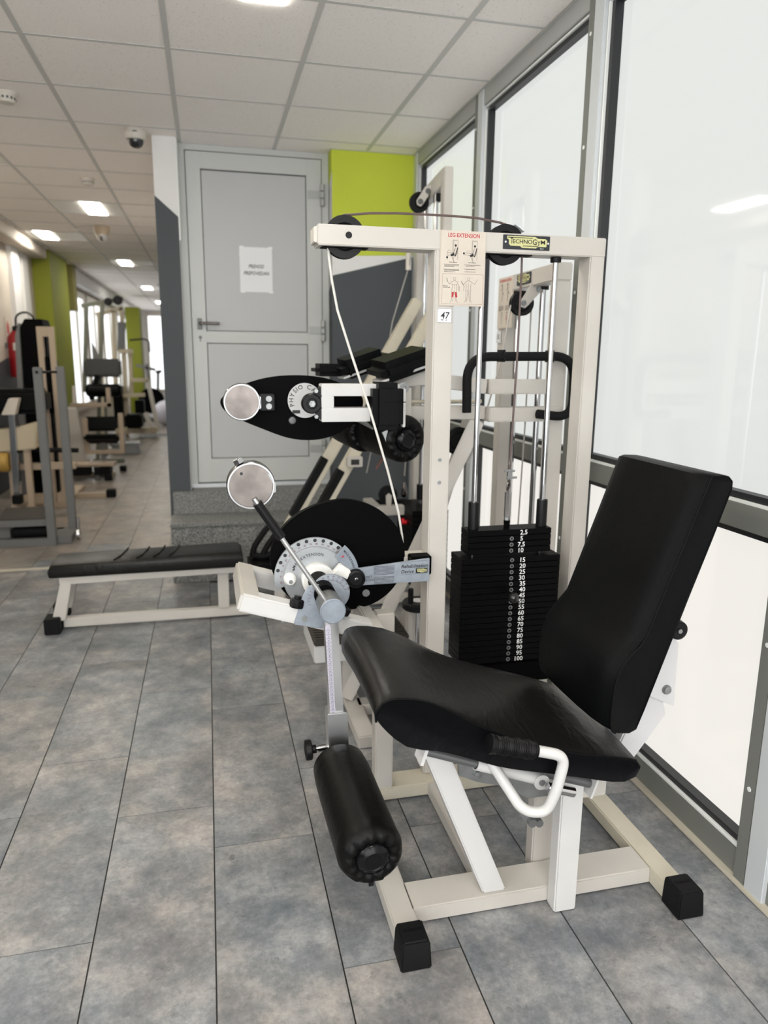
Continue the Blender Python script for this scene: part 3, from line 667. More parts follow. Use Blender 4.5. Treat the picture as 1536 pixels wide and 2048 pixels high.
# placard, emblem and number label
pc = B('placard', MB().box(0.681, 0.823, 2.153, 2.158, 1.600, 1.814), placard_m, bevel=0.002)
f = Flat((0.681, 2.153, 1.600), (1, 0, 0), (0, 0, 1), 0.0006)
f.text('LEG EXTENSION', 0.072, 0.1955, 0.0115, width=0.098, bold=1)
for side in (-1, 1):
    f.poly([(0.0465+0.0045*side-0.0038, 0.040), (0.0465+0.0045*side+0.0030, 0.040), (0.0465+0.007*side+0.0030, 0.026), (0.0465+0.0065*side-0.002, 0.024)])
B('title', f, ink_red, pc)
f = Flat((0.681, 2.153, 1.600), (1, 0, 0), (0, 0, 1), 0.0006)
def seated(ox, kick):
    q = lambda pts: [(ox+a, 0.132+b) for a, b in pts]
    f.line(q([(0.020, 0.000), (0.020, 0.055), (0.036, 0.055), (0.036, 0.0)]), 0.0006); f.line(q([(0.022, 0.02), (0.022, 0.053), (0.034, 0.053)]), 0.0004)
    f.disc((ox+0.029, 0.132+0.040), 0.0034); f.line(q([(0.029, 0.036), (0.024, 0.020), (0.015, 0.018)]), 0.0007)
    f.poly(q([(0.034, 0.034), (0.037, 0.036), (0.030, 0.010), (0.026, 0.008)])); f.poly(q([(0.013, 0.014), (0.024, 0.020), (0.027, 0.012), (0.016, 0.009)]))
    f.line(q([(0.033, 0.034), (0.035, 0.018), (0.026, 0.010)]), 0.0006); f.line(q([(0.026, 0.032), (0.022, 0.015)]), 0.0006)
    if kick:
        f.line(q([(0.016, 0.019), (-0.006, 0.021)]), 0.0008); f.line(q([(0.015, 0.013), (-0.005, 0.016)]), 0.0008); f.disc((ox-0.005, 0.132+0.019), 0.003)
    else:
        f.line(q([(0.016, 0.019), (0.004, 0.020), (0.002, 0.004)]), 0.0008); f.line(q([(0.013, 0.013), (0.006, 0.012), (0.004, 0.0)]), 0.0008); f.disc((ox+0.003, 0.132+0.006), 0.003)
    f.line(q([(0.022, 0.008), (0.024, -0.008)]), 0.0007); f.line(q([(0.020, 0.008), (0.026, -0.008)]), 0.0005); f.line(q([(0.010, -0.007), (0.034, -0.007)]), 0.0012); f.line(q([(0.016, 0.024), (0.008, 0.027), (0.003, 0.022)]), 0.0005)
seated(0.018, False); seated(0.078, True)
def textlines(x, y, n, l, gap=0.0033, w_=0.0011):
    for k in range(n):
        xx = x
        while xx < x+l*(1 if k < n-1 else 0.62):
            d = random.uniform(0.003, 0.009); f.line([(xx, y-k*gap), (min(xx+d, x+l), y-k*gap)], w_); xx += d+0.0011
for n_, x, y, k in (('1', 0.010, 0.1185, 3), ('2', 0.010, 0.1045, 3), ('3', 0.077, 0.1185, 2), ('4', 0.077, 0.1065, 1), ('5', 0.077, 0.099, 1)):
    f.text(n_, x, y-0.001, 0.0028, bold=1); textlines(x+0.003, y, k, 0.046)
def figure(cx, back):
    q = lambda pts: [(cx+a, 0.012+b) for a, b in pts]
    L_ = lambda pts, w_=0.0007: f.line(q(pts), w_)
    f.arc((cx, 0.012+0.066), 0.0036, 0.0042, 0, 2*PI, 14); L_([(-0.002, 0.062), (-0.002, 0.060), (-0.010, 0.057), (-0.015, 0.050), (-0.024, 0.060), (-0.026, 0.068) if not back else (-0.013, 0.044)])
    L_([(0.002, 0.062), (0.002, 0.060), (0.010, 0.057), (0.012, 0.044), (0.013, 0.032)] if not back else [(0.002, 0.062), (0.010, 0.057), (0.020, 0.052), (0.028, 0.066)])
    L_([(-0.008, 0.053), (-0.007, 0.044), (-0.008, 0.034), (-0.007, 0.018), (-0.009, 0.002), (-0.013, -0.001)]); L_([(0.008, 0.053), (0.007, 0.044), (0.008, 0.034), (0.007, 0.018), (0.008, 0.002), (0.012, -0.002)])
    L_([(-0.001, 0.032), (-0.003, 0.016), (-0.005, 0.002)]); L_([(0.001, 0.032), (0.003, 0.016), (0.004, 0.002)])
    if back: L_([(-0.014, 0.046), (-0.015, 0.032)]); L_([(0.0, 0.056), (0.0, 0.036)], 0.0005); L_([(-0.006, 0.034), (0.006, 0.034)], 0.0005)
    else: L_([(-0.021, 0.058), (-0.023, 0.067)]); L_([(-0.006, 0.050), (0.0, 0.049), (0.006, 0.050)], 0.0005); L_([(0.0, 0.049), (0.0, 0.036)], 0.0004); L_([(0.015, 0.045), (0.016, 0.03)])
figure(0.0465, False); figure(0.0905, True)
f.text('MUSCLES', 0.011, 0.0555, 0.003, 'l', width=0.014, bold=1); f.text('INVOLVED', 0.011, 0.0515, 0.003, 'l', width=0.022, bold=1)
B('pictograms', f, ink, pc)
f = Flat((0.681, 2.153, 1.600), (1, 0, 0), (0, 0, 1), 0.0005)
f.line([(0.008, 0.006), (0.136, 0.006), (0.136, 0.092), (0.008, 0.092)], 0.0006, closed=True); B('border', f, mat('brown_ink', (0.25, 0.07, 0.05), 0.5), pc)
def emblem(o, u, v, w_, h_, parent, full=True):
    p = V(o); u = V(u); v = V(v); n = u.cross(v)
    mb = MB(); q = [p, p+u*w_, p+u*w_+v*h_, p+v*h_]
    mb.add([a for a in q]+[a+n*0.003 for a in q], [(3, 2, 1, 0), (4, 5, 6, 7), (0, 1, 5, 4), (1, 2, 6, 5), (2, 3, 7, 6), (3, 0, 4, 7)])
    e = build('emblem_plate', mb, mat('black_enamel', (0.012, 0.015, 0.02), 0.35), parent, bevel=0.0008, seg=1)
    F = Flat(p+n*0.003, u, v, 0.0005); s = w_; 
    P_ = lambda x, y: (x*w_, y*h_)
    F.poly([P_(*a) for a in ((0.08, 0.92), (0.68, 0.92), (0.74, 0.80), (0.90, 0.80), (0.94, 0.68), (0.92, 0.24), (0.74, 0.24), (0.70, 0.12), (0.40, 0.12), (0.36, 0.24), (0.16, 0.24), (0.12, 0.36), (0.12, 0.66), (0.08, 0.72))])
    build('emblem_field', F, yellow_logo, e)
    F = Flat(p+n*0.003, u, v, 0.0010)
    hh = h_*0.30
    F.text('T', 0.15*w_, 0.40*h_, h_*0.42, 'l', width=0.055*w_, bold=1); F.text('ECHNO', 0.20*w_, 0.42*h_, hh, 'l', width=0.415*w_, bold=1)
    F.text('G', 0.622*w_, 0.36*h_, h_*0.42, 'l', width=0.09*w_, bold=1); F.text('Y', 0.715*w_, 0.36*h_, hh, 'l', width=0.08*w_, bold=1); F.text('M', 0.80*w_, 0.42*h_, hh, 'l', width=0.09*w_, bold=1)
    F.line([P_(0.10, 0.82), P_(0.62, 0.82)], h_*0.05); F.line([P_(0.42, 0.26), P_(0.72, 0.26), P_(0.76, 0.36)], h_*0.05)
    build('lettering', F, ink, e)
    if full:
        F = Flat(p+n*0.003, u, v, 0.0006); F.disc(P_(0.05, 0.5), h_*0.07); F.disc(P_(0.96, 0.5), h_*0.07)
        F.text('ITALY', 0.79*w_, 0.07*h_, h_*0.08, 'l', width=0.08*w_); build('rivet', F, ink_white, e)
    return e
emblem((0.878, 2.1585, 1.7695), (1, 0, 0), (0, 0, 1), 0.152, 0.041, LE)
nl = B('number_label', MB().box(0.6785, 0.7235, 2.1575, 2.1600, 1.551, 1.593), paper_m, bevel=0.0008, seg=1)
f = Flat((0.701, 2.1575, 1.563), (1, 0, 0), (0, 0, 1)); f.text('47', 0, 0, 0.020, width=0.027, bold=1, italic=0.12)
f.line([(-0.0215, -0.011), (0.0215, -0.011), (0.0215, 0.029), (-0.0215, 0.029)], 0.0006, closed=True); f.rect(-0.012, -0.005, -0.004, -0.003); f.disc((0.005, -0.004), 0.0016); B('digits', f, ink, nl)
# cam, dial and lever
cam = [(0.166, 0.83), (0.175, 0.885), (0.205, 0.935), (0.25, 0.975), (0.31, 1.003), (0.38, 1.016), (0.44, 1.010), (0.50, 0.985), (0.548, 0.945), (0.58, 0.893), (0.592, 0.83), (0.580, 0.765), (0.545, 0.712), (0.49, 0.675), (0.42, 0.660), (0.35, 0.660), (0.28, 0.678), (0.225, 0.712), (0.185, 0.765)]
def smoothloop(pts, n=4):
    out = []; N_ = len(pts)
    for i in range(N_):
        p0, p1, p2, p3 = [V(pts[(i+k) % N_]) for k in (-1, 0, 1, 2)]
        for k in range(n):
            t = k/n; out.append(tuple(0.5*((2*p1)+(p2-p0)*t+(2*p0-5*p1+4*p2-p3)*t*t+(3*p1-p0-3*p2+p3)*t**3)))
    return out
cl = smoothloop(cam)
B('cam_plate', MB().prism(cl, 2.165, 2.198), black_matte, bevel=0.003)
bt = MB(); bolt(bt, (0.465, 2.165, 0.713), (0, -1, 0), 0.008, 0.006); B('bolt', bt, zinc)
PX, PZ = 0.297, 0.787
def ring(c, r0, r1, a0, a1, y0, y1, n=40, holes=None):
    mb = MB(); pts = [(c[0]+r1*math.cos(a0+(a1-a0)*k/n), c[1]+r1*math.sin(a0+(a1-a0)*k/n)) for k in range(n+1)] + [(c[0]+r0*math.cos(a1-(a1-a0)*k/n), c[1]+r0*math.sin(a1-(a1-a0)*k/n)) for k in range(n+1)]
    for k in range(n):
        q = [pts[k], pts[k+1], pts[2*n-k], pts[2*n+1-k]]; mb.prism(q, y0, y1)
    return mb
D2R = PI/180
sc = B('scale_sector', ring((PX, PZ), 0.07, 0.123, 35*D2R, 196*D2R, 2.135, 2.145), grey_scale)
hl = MB()
for k in range(10): 
    a = (50+k*13)*D2R; hl.cyl((PX+0.1145*math.cos(a), 2.1352, PZ+0.1145*math.sin(a)), (0, -1, 0), 0.0056, 0.0006, 14)
B('index_hole', hl, ink, sc)
f = Flat((PX, 2.135, PZ), (1, 0, 0), (0, 0, 1), 0.0006)
for k, s in enumerate(range(-20, 130, 10)):
    a = (188-k*10.2)*D2R; f.text(str(s), 0.1005*math.cos(a), 0.1005*math.sin(a), 0.0058, rot=a-PI/2, bold=1)
B('degree_numbers', f, mat('dark_red_ink', (0.16, 0.03, 0.03), 0.5), sc)
dial = B('dial', MB().lathe([(0.0965, 0.0), (0.0965, 0.016), (0.094, 0.019), (0.03, 0.019)], (PX, 2.140, PZ), (0, -1, 0), 64), grey_scale)
f = Flat((PX, 2.121, PZ), (1, 0, 0), (0, 0, 1), 0.0006)
f.arctext('MAX.EXTENSION', (0, 0), 0.071, 152*D2R, 0.0088, 1); f.poly([(-0.0705, 0.026), (-0.0615, 0.028), (-0.0645, 0.036)])
B('lettering', f, ink, dial)
fx = B('flexion_pointer', ring((PX, PZ), 0.088, 0.135, 8*D2R, 48*D2R, 2.110, 2.117).prism([(0.37, 0.757), (0.657, 0.757), (0.657, 0.832), (0.42, 0.812), (0.39, 0.83), (0.375, 0.80)], 2.1102, 2.1172), grey_plate, bevel=0.001, seg=1)
f = Flat((PX, 2.110, PZ), (1, 0, 0), (0, 0, 1), 0.0008); f.arctext('MAX.FLEXION', (0, 0), 0.118, 44*D2R, 0.0068, 1, 0.8); f.poly([(0.1165, 0.012), (0.126, 0.013), (0.122, 0.004)])
f.text('START', 0.145, -0.008, 0.008, 'l', width=0.03); f.text('POSITION', 0.140, -0.018, 0.008, 'l', width=0.042)
for k in range(14):
    if k == 7: continue
    xx = 0.181
    while xx < 0.243: d = random.uniform(0.004, 0.012); f.line([(xx, 0.027-k*0.0042), (min(xx+d, 0.246), 0.0275-k*0.0042)], 0.0013); xx += d+0.0015
f.text('Rehabilitation', 0.268, 0.018, 0.0115, 'l', width=0.086, italic=0.2, bold=1); f.text('Device', 0.268, 0.001, 0.0115, 'l', width=0.040, italic=0.2, bold=1)
f.line([(0.265, 0.037), (0.355, 0.039)], 0.0006); f.line([(0.265, -0.004), (0.355, -0.002)], 0.0006)
B('lettering', f, ink, fx)
f = Flat((PX, 2.110, PZ), (1, 0, 0), (0, 0, 1), 0.0009); f.poly([(0.079, 0.066), (0.085, 0.070), (0.088, 0.066), (0.082, 0.062)]); B('red_mark', f, ink_red, fx)
emblem((0.612, 2.110, 0.787), (1, 0, 0), (0, 0, 1), 0.038, 0.015, fx, False)
B('bracket_tube', MB().box(0.585, 0.667, 2.165, 2.235, 0.77, 0.826), white, bevel=0.003)
B('bracket_plug', MB().box(0.600, 0.6665, 2.118, 2.166, 0.775, 0.8365), black_matte, bevel=0.003)
kn = B('start_knob', MB().lathe([(0.02, 0), (0.0285, 0.004), (0.030, 0.012), (0.028, 0.024), (0.022, 0.026), (0.020, 0.021), (0.012, 0.021)], (0.418, 2.110, 0.785), (0, -1, 0), 32), black)
B('knob_screw', MB().lathe([(0.006, 0), (0.006, 0.004), (0.003, 0.007)], (0.418, 2.089, 0.785), (0, -1, 0), 12), chrome, kn)
wk = B('stop_knob', MB().lathe([(0.019, 0), (0.019, 0.012), (0.017, 0.016), (0.013, 0.03), (0.011, 0.032)], (0.219, 2.121, 0.79), (0, -1, 0), 24), nylon)
B('knob_screw', MB().lathe([(0.006, 0), (0.006, 0.003), (0.003, 0.003)], (0.219, 2.0885, 0.789), (0, -1, 0), 12), zinc, wk)
cp = B('clamp_collar', MB().lathe([(0.030, 0.0), (0.050, 0.0), (0.050, 0.030), (0.046, 0.034), (0.030, 0.034)], (PX+0.006, 2.121, PZ), (0, -1, 0), 40), nylon)
B('clamp_lever', MB().prism([(0.325, 0.795), (0.338, 0.782), (0.372, 0.797), (0.392, 0.785), (0.402, 0.812), (0.370, 0.836), (0.352, 0.815)], 2.085, 2.113), nylon, cp, bevel=0.003)
B('hub', MB().cyl((PX+0.004, 2.12, PZ), (0, -1, 0), 0.031, 0.17, 32), black_matte)
B('shaft_plate', MB().lathe([(0.056, 0), (0.056, 0.012), (0.05, 0.014)], (0.325, 2.012, 0.775), (0, -1, 0), 48), grey_plate)
f = Flat((0.325, 1.998, 0.775), (1, 0, 0), (0, 0, 1), 0.0008)
for k in range(9):
    a = (150-k*17)*D2R; f.line([(0.040*math.cos(a), 0.040*math.sin(a)), (0.047*math.cos(a), 0.047*math.sin(a))], 0.0007)
    f.text(str(k*10), 0.0505*math.cos(a), 0.0505*math.sin(a), 0.0045, rot=a-PI/2)
f.arc((0, 0), 0.0395, 0.0402, 20*D2R, 150*D2R); B('scale_marks', f, mat('maroon_ink', (0.14, 0.03, 0.03), 0.5))
lk = B('link_plate', MB().prism([(0.256, 0.812), (0.240, 0.785), (0.214, 0.708), (0.214, 0.700), (0.292, 0.682), (0.312, 0.70), (0.318, 0.78), (0.285, 0.815)], 1.965, 1.973), grey_plate, bevel=0.0015, seg=1)
bt = MB(); bolt(bt, (0.243, 1.965, 0.716), (0, -1, 0), 0.006, 0.005); B('bolt', bt, zinc, lk)
f = Flat((0.30, 1.965, 0.77), (1, 0, 0), (0, 0, 1), 0.0008)
for k in range(7): a = (120+k*13)*D2R; f.line([(0.040*math.cos(a), 0.040*math.sin(a)), (0.049*math.cos(a), 0.049*math.sin(a))], 0.0008)
B('scale_marks', f, MATS['maroon_ink'], lk)
B('lock_knob', MB().lathe([(0.02, 0), (0.022, 0.006), (0.022, 0.022), (0.018, 0.026)], (0.222, 1.975, 0.748), (0.2, 0.1, 1), 8).cyl((0.226, 1.978, 0.774), (0.2, 0.1, 1), 0.011, 0.008, 6), black)
B('lock_knob', MB().lathe([(0.014, 0), (0.016, 0.006), (0.016, 0.02), (0.012, 0.024)], (0.355, 1.96, 0.722), (0.5, 0, 1), 8), black)
hd = B('lever_head', MB().cyl((0.308, 1.98, 0.770), (0, -1, 0), 0.034, 0.115, 36, 0.002), zinc)
B('head_disc', MB().lathe([(0.0355, 0), (0.0355, 0.006), (0.0335, 0.008), (0.0325, 0.006), (0.01, 0.006)], (0.308, 1.866, 0.770), (0, -1, 0), 40), grey_plate, hd)
B('counterweight_rod', MB().tube([(0.296, 1.885, 0.787), (0.106, 1.885, 1.085)], 0.0068, 16), satin)
B('handle_sleeve', MB().tube([(0.175, 1.885, 0.977), (0.114, 1.885, 1.072)], 0.0125, 20), black)
cw = B('counterweight_disc', MB().lathe([(0.052, 0), (0.059, 0.0), (0.061, 0.004), (0.061, 0.042), (0.059, 0.045), (0.0565, 0.045), (0.056, 0.041), (0.01, 0.041)], (0.100, 1.935, 1.118), (0, -1, 0), 56), steel)
B('rim', MB().lathe([(0.0565, 0.039), (0.0565, 0.046), (0.0605, 0.046), (0.0625, 0.042), (0.0625, 0.006), (0.0612, 0.004)], (0.100, 1.935, 1.118), (0, -1, 0), 56), rim_m, cw)
bt = MB()
for dx, dz in ((-0.024, 0.032), (0.024, -0.044)): bt.cyl((0.100+dx, 1.8945, 1.118+dz), (0, -1, 0), 0.0042, 0.0006, 12)
B('rivet_hole', bt, ink, cw)
B('hex_bolt', MB().cyl((0.072, 1.905, 1.176), (-0.45, 0, 0.9), 0.014, 0.012, 6), chrome, cw)
B('rim_clip', MB().prism([(0.147, 1.150), (0.164, 1.122), (0.163, 1.100), (0.158, 1.098), (0.157, 1.121), (0.143, 1.147)], 1.89, 1.93), zinc, cw)
# lever arm down to the shin roller
lt = B('lever_tube', MB().prism([(0.286, 0.755), (0.322, 0.755), (0.340, 0.42), (0.300, 0.42)], 1.864, 1.904), satin, bevel=0.002)
f = Flat((0.2955, 1.8638, 0.712), (0.996, 0, 0.0), (0.045, 0, -1), 0.0005)
ru = Flat((0.2938, 1.8638, 0.725), (1, 0, 0.05), (-0.05, 0, 1), 0.0004)
ru.poly([(-0.0075, -0.276), (0.0075, -0.276), (0.0075, 0.0), (0.004, 0.007), (-0.004, 0.007), (-0.0075, 0.0)]); B('ruler_strip', ru, mat('pale_lilac_strip', (0.52, 0.50, 0.58), 0.5), lt)
ru = Flat((0.2938, 1.8638, 0.725), (1, 0, 0.05), (-0.05, 0, 1), 0.0008)
for k in range(24):
    ru.line([(-0.006, -0.010-k*0.0114), (0.006, -0.010-k*0.0114)], 0.0007); ru.text(str(k+1), 0.0, -0.0075-k*0.0114, 0.0055)
B('ruler_marks', ru, mat('dark_violet_ink', (0.06, 0.04, 0.08), 0.5), lt)
B('outer_sleeve', MB().prism([(0.290, 0.470), (0.347, 0.470), (0.352, 0.335), (0.296, 0.335)], 1.856, 1.912), satin, bevel=0.003)
tk = B('thumb_screw', MB().cyl((0.300, 1.885, 0.353), (-1, 0, -0.05), 0.011, 0.034, 16).cyl((0.268, 1.885, 0.352), (-1, 0, -0.05), 0.008, 0.02, 12), chrome)
B('thumb_knob', MB().lathe([(0.012, -0.012), (0.012, 0), (0.026, 0.0), (0.029, 0.003), (0.029, 0.017), (0.026, 0.020), (0.02, 0.020), (0.018, 0.017)], (0.249, 1.885, 0.351), (-1, 0, -0.05), 24), black, tk)
def roller(name, p, q, r, parent, cap=0.036, m=roller_leather, big_end=1.0):
    p = V(p); q = V(q); d = (q-p); l = d.length
    prof = [(cap*0.9, 0.012), (r*0.60, 0.002), (r*0.78, 0.0), (r*0.93, 0.010), (r*1.01, 0.028), (r, 0.055), (r*0.99, l*0.4), (r*0.98, l*0.7), (r*0.97, l-0.06), (r*0.93, l-0.02), (r*0.76, l-0.004), (r*0.3, l)]
    mb = MB(); seg = 48; dn = d.normalized(); u = dn.cross(V((0, 0, 1))).normalized(); w_ = dn.cross(u); vs = []
    rnd = random.Random(3); ph = [rnd.uniform(0, 6) for _ in range(4)]
    for i, (rr, t_) in enumerate(prof):
        for k in range(seg):
            a = 2*PI*k/seg; pucker = 0.030*math.sin(11*a+ph[0]+0.8*math.sin(3*a))+0.030*math.sin(19*a+ph[1])+0.015*math.sin(27*a+ph[3])
            s_ = 1+pucker*(0.9 if i in (1, 2) else 0.15 if i in (3, 10) else 0.0)+0.012*math.sin(3*a+i*0.7+ph[2])
            vs.append(p+dn*(t_+(0.004*math.sin(13*a+ph[0]) if i in (1, 2) else 0))+(u*math.cos(a)+w_*math.sin(a))*rr*s_)
    n = len(prof); fs = [(i*seg+k, i*seg+(k+1) % seg, (i+1)*seg+(k+1) % seg, (i+1)*seg+k) for i in range(n-1) for k in range(seg)]
    fs.append(tuple(range(seg-1, -1, -1))); fs.append(tuple((n-1)*seg+k for k in range(seg))); mb.add(vs, fs)
    o = build(name, mb, m, parent, smooth=80)
    build('end_cap', MB().lathe([(cap, 0.016), (cap, 0.004), (cap*0.9, -0.003), (cap*0.62, -0.009), (cap*0.56, -0.0085), (cap*0.52, -0.007), (cap*0.2, -0.007)], p, dn, 36), mat('glossy_black_cap', (0.004, 0.004, 0.005), 0.22, spec=0.22), o)
    return o
roller('shin_roller', (0.3335, 1.455, 0.300), (0.314, 1.83, 0.334), 0.079, LE, cap=0.042)
B('roller_shaft', MB().tube([(0.312, 1.82, 0.322), (0.318, 1.90, 0.335)], 0.014, 14).prism([(0.326, 0.218), (0.338, 0.218), (0.338, 0.234), (0.326, 0.234)], 1.47, 1.478), black)
# bracket that carries the cam
cb = MB().beam((0.064, 2.0, 0.775), (0.44, 2.0, 0.656), 0.060, 0.052).beam((0.064, 2.28, 0.775), (0.47, 2.28, 0.646), 0.060, 0.052)
B('cam_bracket', cb, white2, bevel=0.005)
B('cam_bracket_end', MB().beam((0.088, 1.972, 0.768), (0.088, 2.308, 0.768), 0.056, 0.054, (0.3, 0, 1)), white, bevel=0.006)
B('bracket_crossbar', MB().beam((0.455, 1.99, 0.645), (0.455, 2.308, 0.645), 0.05, 0.046, (0.3, 0, 1)), white, bevel=0.004)
bt = MB(); bolt(bt, (0.185, 2.0, 0.712), (0, 0, -1), 0.010, 0.012); B('bolt', bt, zinc)
# seat
def interp(tab, x):
    if x <= tab[0][0]: return tab[0][1]
    for (a, b), (c, d) in zip(tab, tab[1:]):
        if x <= c: t = (x-a)/(c-a); return b+(d-b)*t
    return tab[-1][1]
def spl(tab, x):
    # smooth table lookup (cubic through the points)
    if x <= tab[0][0]: return tab[0][1]
    if x >= tab[-1][0]: return tab[-1][1]
    for i in range(len(tab)-1):
        a, b = tab[i]; c, d = tab[i+1]
        if x <= c:
            m0 = (d-tab[i-1][1])/(c-tab[i-1][0]) if i > 0 else (d-b)/(c-a); m1 = (tab[i+2][1]-b)/(tab[i+2][0]-a) if i+2 < len(tab) else (d-b)/(c-a)
            h_ = c-a; t = (x-a)/h_
            return b*(2*t**3-3*t*t+1)+m0*h_*(t**3-2*t*t+t)+d*(-2*t**3+3*t*t)+m1*h_*(t**3-t*t)
SN = [(0.326, 0.686), (0.332, 0.700), (0.343, 0.711), (0.371, 0.718), (0.439, 0.705), (0.498, 0.675), (0.559, 0.637), (0.621, 0.604), (0.697, 0.569), (0.814, 0.532), (0.921, 0.508), (0.984, 0.490), (0.997, 0.474)]
SF = [(0.326, 0.720), (0.332, 0.742), (0.343, 0.754), (0.371, 0.760), (0.439, 0.748), (0.498, 0.720), (0.559, 0.684), (0.621, 0.652), (0.697, 0.624), (0.814, 0.585), (0.921, 0.546), (0.984, 0.512), (0.997, 0.492)]
SB = [(0.326, 0.680), (0.343, 0.655), (0.372, 0.622), (0.395, 0.602), (0.425, 0.589), (0.477, 0.578), (0.575, 0.540), (0.637, 0.516), (0.766, 0.482), (0.859, 0.457), (0.941, 0.437), (0.980, 0.442), (0.997, 0.466)]
def seatloop(y, k, inset, dx=0.0):
    xs = [0.326, 0.329, 0.334, 0.343, 0.355, 0.371, 0.40, 0.439, 0.47, 0.498, 0.53, 0.559, 0.59, 0.621, 0.66, 0.697, 0.755, 0.814, 0.87, 0.921, 0.955, 0.984, 0.993, 0.997]
    cx, cz = 0.66, 0.585
    top = [(x, spl(SN, x)*(1-k)+spl(SF, x)*k) for x in xs]; bot = [(x, spl(SB, x)+0.01*k) for x in reversed(xs[1:-1])]
    out = []
    for x, z in top: out.append((x+dx+(inset if x < 0.34 else -inset if x > 0.985 else 0), y, z-inset))
    for x, z in bot: out.append((x+dx+(inset if x < 0.34 else -inset if x > 0.985 else 0), y, z+inset))
    return out
seat = B('seat', MB().loft([seatloop(1.424, 0, 0.006), seatloop(1.4215, 0, 0.002), seatloop(1.424, 0, 0.0), seatloop(1.445, 0.18, 0.0), seatloop(1.50, 0.42, 0.0), seatloop(1.58, 0.68, 0.0, -0.002), seatloop(1.66, 0.9, 0.0, -0.005), seatloop(1.73, 1.0, 0.0, -0.010), seatloop(1.775, 0.98, 0.002, -0.014), seatloop(1.795, 0.90, 0.012, -0.016), seatloop(1.802, 0.8, 0.03, -0.018)]), leather_soft, smooth=50)
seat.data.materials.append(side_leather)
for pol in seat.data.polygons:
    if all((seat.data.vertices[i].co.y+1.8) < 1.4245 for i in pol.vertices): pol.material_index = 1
pip = [(x, 1.4205, z+0.0012) for x, z in [(0.329, 0.668)]+[(x, spl(SN, x)) for x in [0.327+0.670*(k/40.0) for k in range(40)]]]
B('piping', MB().tube(pip, 0.0028, 8), leather, seat)
# back rest: outline across the thickness, bulged over the width
BRN = [(1.143, 1.192), (1.118, 1.190), (1.109, 1.183), (1.101, 1.162), (1.060, 1.044), (1.018, 0.926), (0.977, 0.809), (0.945, 0.772), (0.923, 0.745), (0.911, 0.715), (0.906, 0.690), (0.903, 0.650), (0.903, 0.603), (0.908, 0.580), (0.925, 0.570), (0.955, 0.566), (0.973, 0.574), (0.990, 0.620), (1.035, 0.755), (1.085, 0.905), (1.130, 1.040), (1.169, 1.160), (1.168, 1.178), (1.158, 1.188)]
def brloop(y, bulge, inset):
    out = []; n = len(BRN)
    cx = sum(p[0] for p in BRN)/n
    for i, (x, z) in enumerate(BRN):
        fx_ = -bulge*0.94 if 2 <= i <= 13 else (-bulge*0.6 if i in (1, 14) else 0.0)
        fz_ = bulge*0.34 if 2 <= i <= 13 else (bulge*0.2 if i in (1, 14) else 0)
        d = V((1.03-x, 0.0, 0.88-z)); d = d.normalized()*inset
        out.append((x+fx_+d.x, y, z+fz_+d.z))
    return out
br = B('backrest', MB().loft([brloop(1.424, 0, 0.006), brloop(1.421, 0, 0.002), brloop(1.424, 0, 0.0), brloop(1.440, 0.016, 0.0), brloop(1.475, 0.027, 0.0), brloop(1.54, 0.033, 0), brloop(1.62, 0.034, 0), brloop(1.70, 0.033, 0), brloop(1.752, 0.028, 0), brloop(1.783, 0.018, 0.001), brloop(1.798, 0.006, 0.006), brloop(1.803, 0, 0.015)]), leather, smooth=50)
B('seam', MB().tube([(x-0.0003, 1.4208, z) for x, z in smoothloop(BRN, 3)[3:42]], 0.0022, 8), leather, br)
bb = B('backrest_bracket', MB().prism([(1.118, 0.800), (1.172, 0.721), (1.176, 0.545), (1.108, 0.578), (1.04, 0.62), (1.05, 0.70)], 1.560, 1.566), mat('pale_grey_coat', (0.62, 0.61, 0.62), 0.4), bevel=0.001)
bt = MB(); bt.lathe([(0.013, 0), (0.013, 0.004), (0.010, 0.009), (0.004, 0.010)], (1.147, 1.560, 0.597), (0, -1, 0), 20); B('bolt', bt, zinc, bb)
B('backrest_post', MB().prism([(1.005, 0.395), (1.06, 0.375), (1.163, 0.515), (1.150, 0.56), (1.098, 0.585), (1.05, 0.50)], 1.57, 1.64), MATS['pale_grey_coat'], bevel=0.004)
kb = B('adjust_knob', MB().lathe([(0.018, 0), (0.025, 0.004), (0.026, 0.014), (0.024, 0.030), (0.019, 0.033), (0.005, 0.031)], (1.142, 1.553, 0.775), (0, -1, 0), 28), black)
B('knob_screw', MB().cyl((1.142, 1.521, 0.775), (0, -1, 0), 0.006, 0.003, 14), zinc, kb)
B('knob_shaft', MB().cyl((1.142, 1.56, 0.775), (0, 1, 0), 0.012, 0.08, 14), zinc)
B('post_gusset', MB().box(0.846, 1.0, 1.568, 1.640, 0.30, 0.40), white, bevel=0.004)
# seat adjuster under the near edge
hp = arcpts([(0.600, 1.392, 0.598), (0.715, 1.392, 0.566), (0.775, 1.394, 0.546), (0.760, 1.40, 0.45), (0.742, 1.41, 0.392), (0.690, 1.425, 0.395), (0.630, 1.49, 0.495)], 0.055, 8)
hb = B('seat_handle', MB().tube(hp, 0.0130, 16), white2)
gp = [V((0.592, 1.392, 0.600)), V((0.700, 1.392, 0.570))]; gd = (gp[1]-gp[0]).normalized()
gr_ = []; gl = (gp[1]-gp[0]).length
for k in range(45):
    t_ = k/44; gr_.append((0.0168 + 0.0011*math.cos(k*PI) + 0.0012*math.cos(t_*2*PI*4), t_*gl))
gr_ = [(0.012, -0.012), (0.0225, -0.010), (0.023, -0.004)] + [(r*1.2, t_+0.003) for r, t_ in gr_[1:-3]] + [(0.021, gl-0.004), (0.014, gl)]
B('grip', MB().lathe(gr_, gp[0], gd, 24), black, hb)
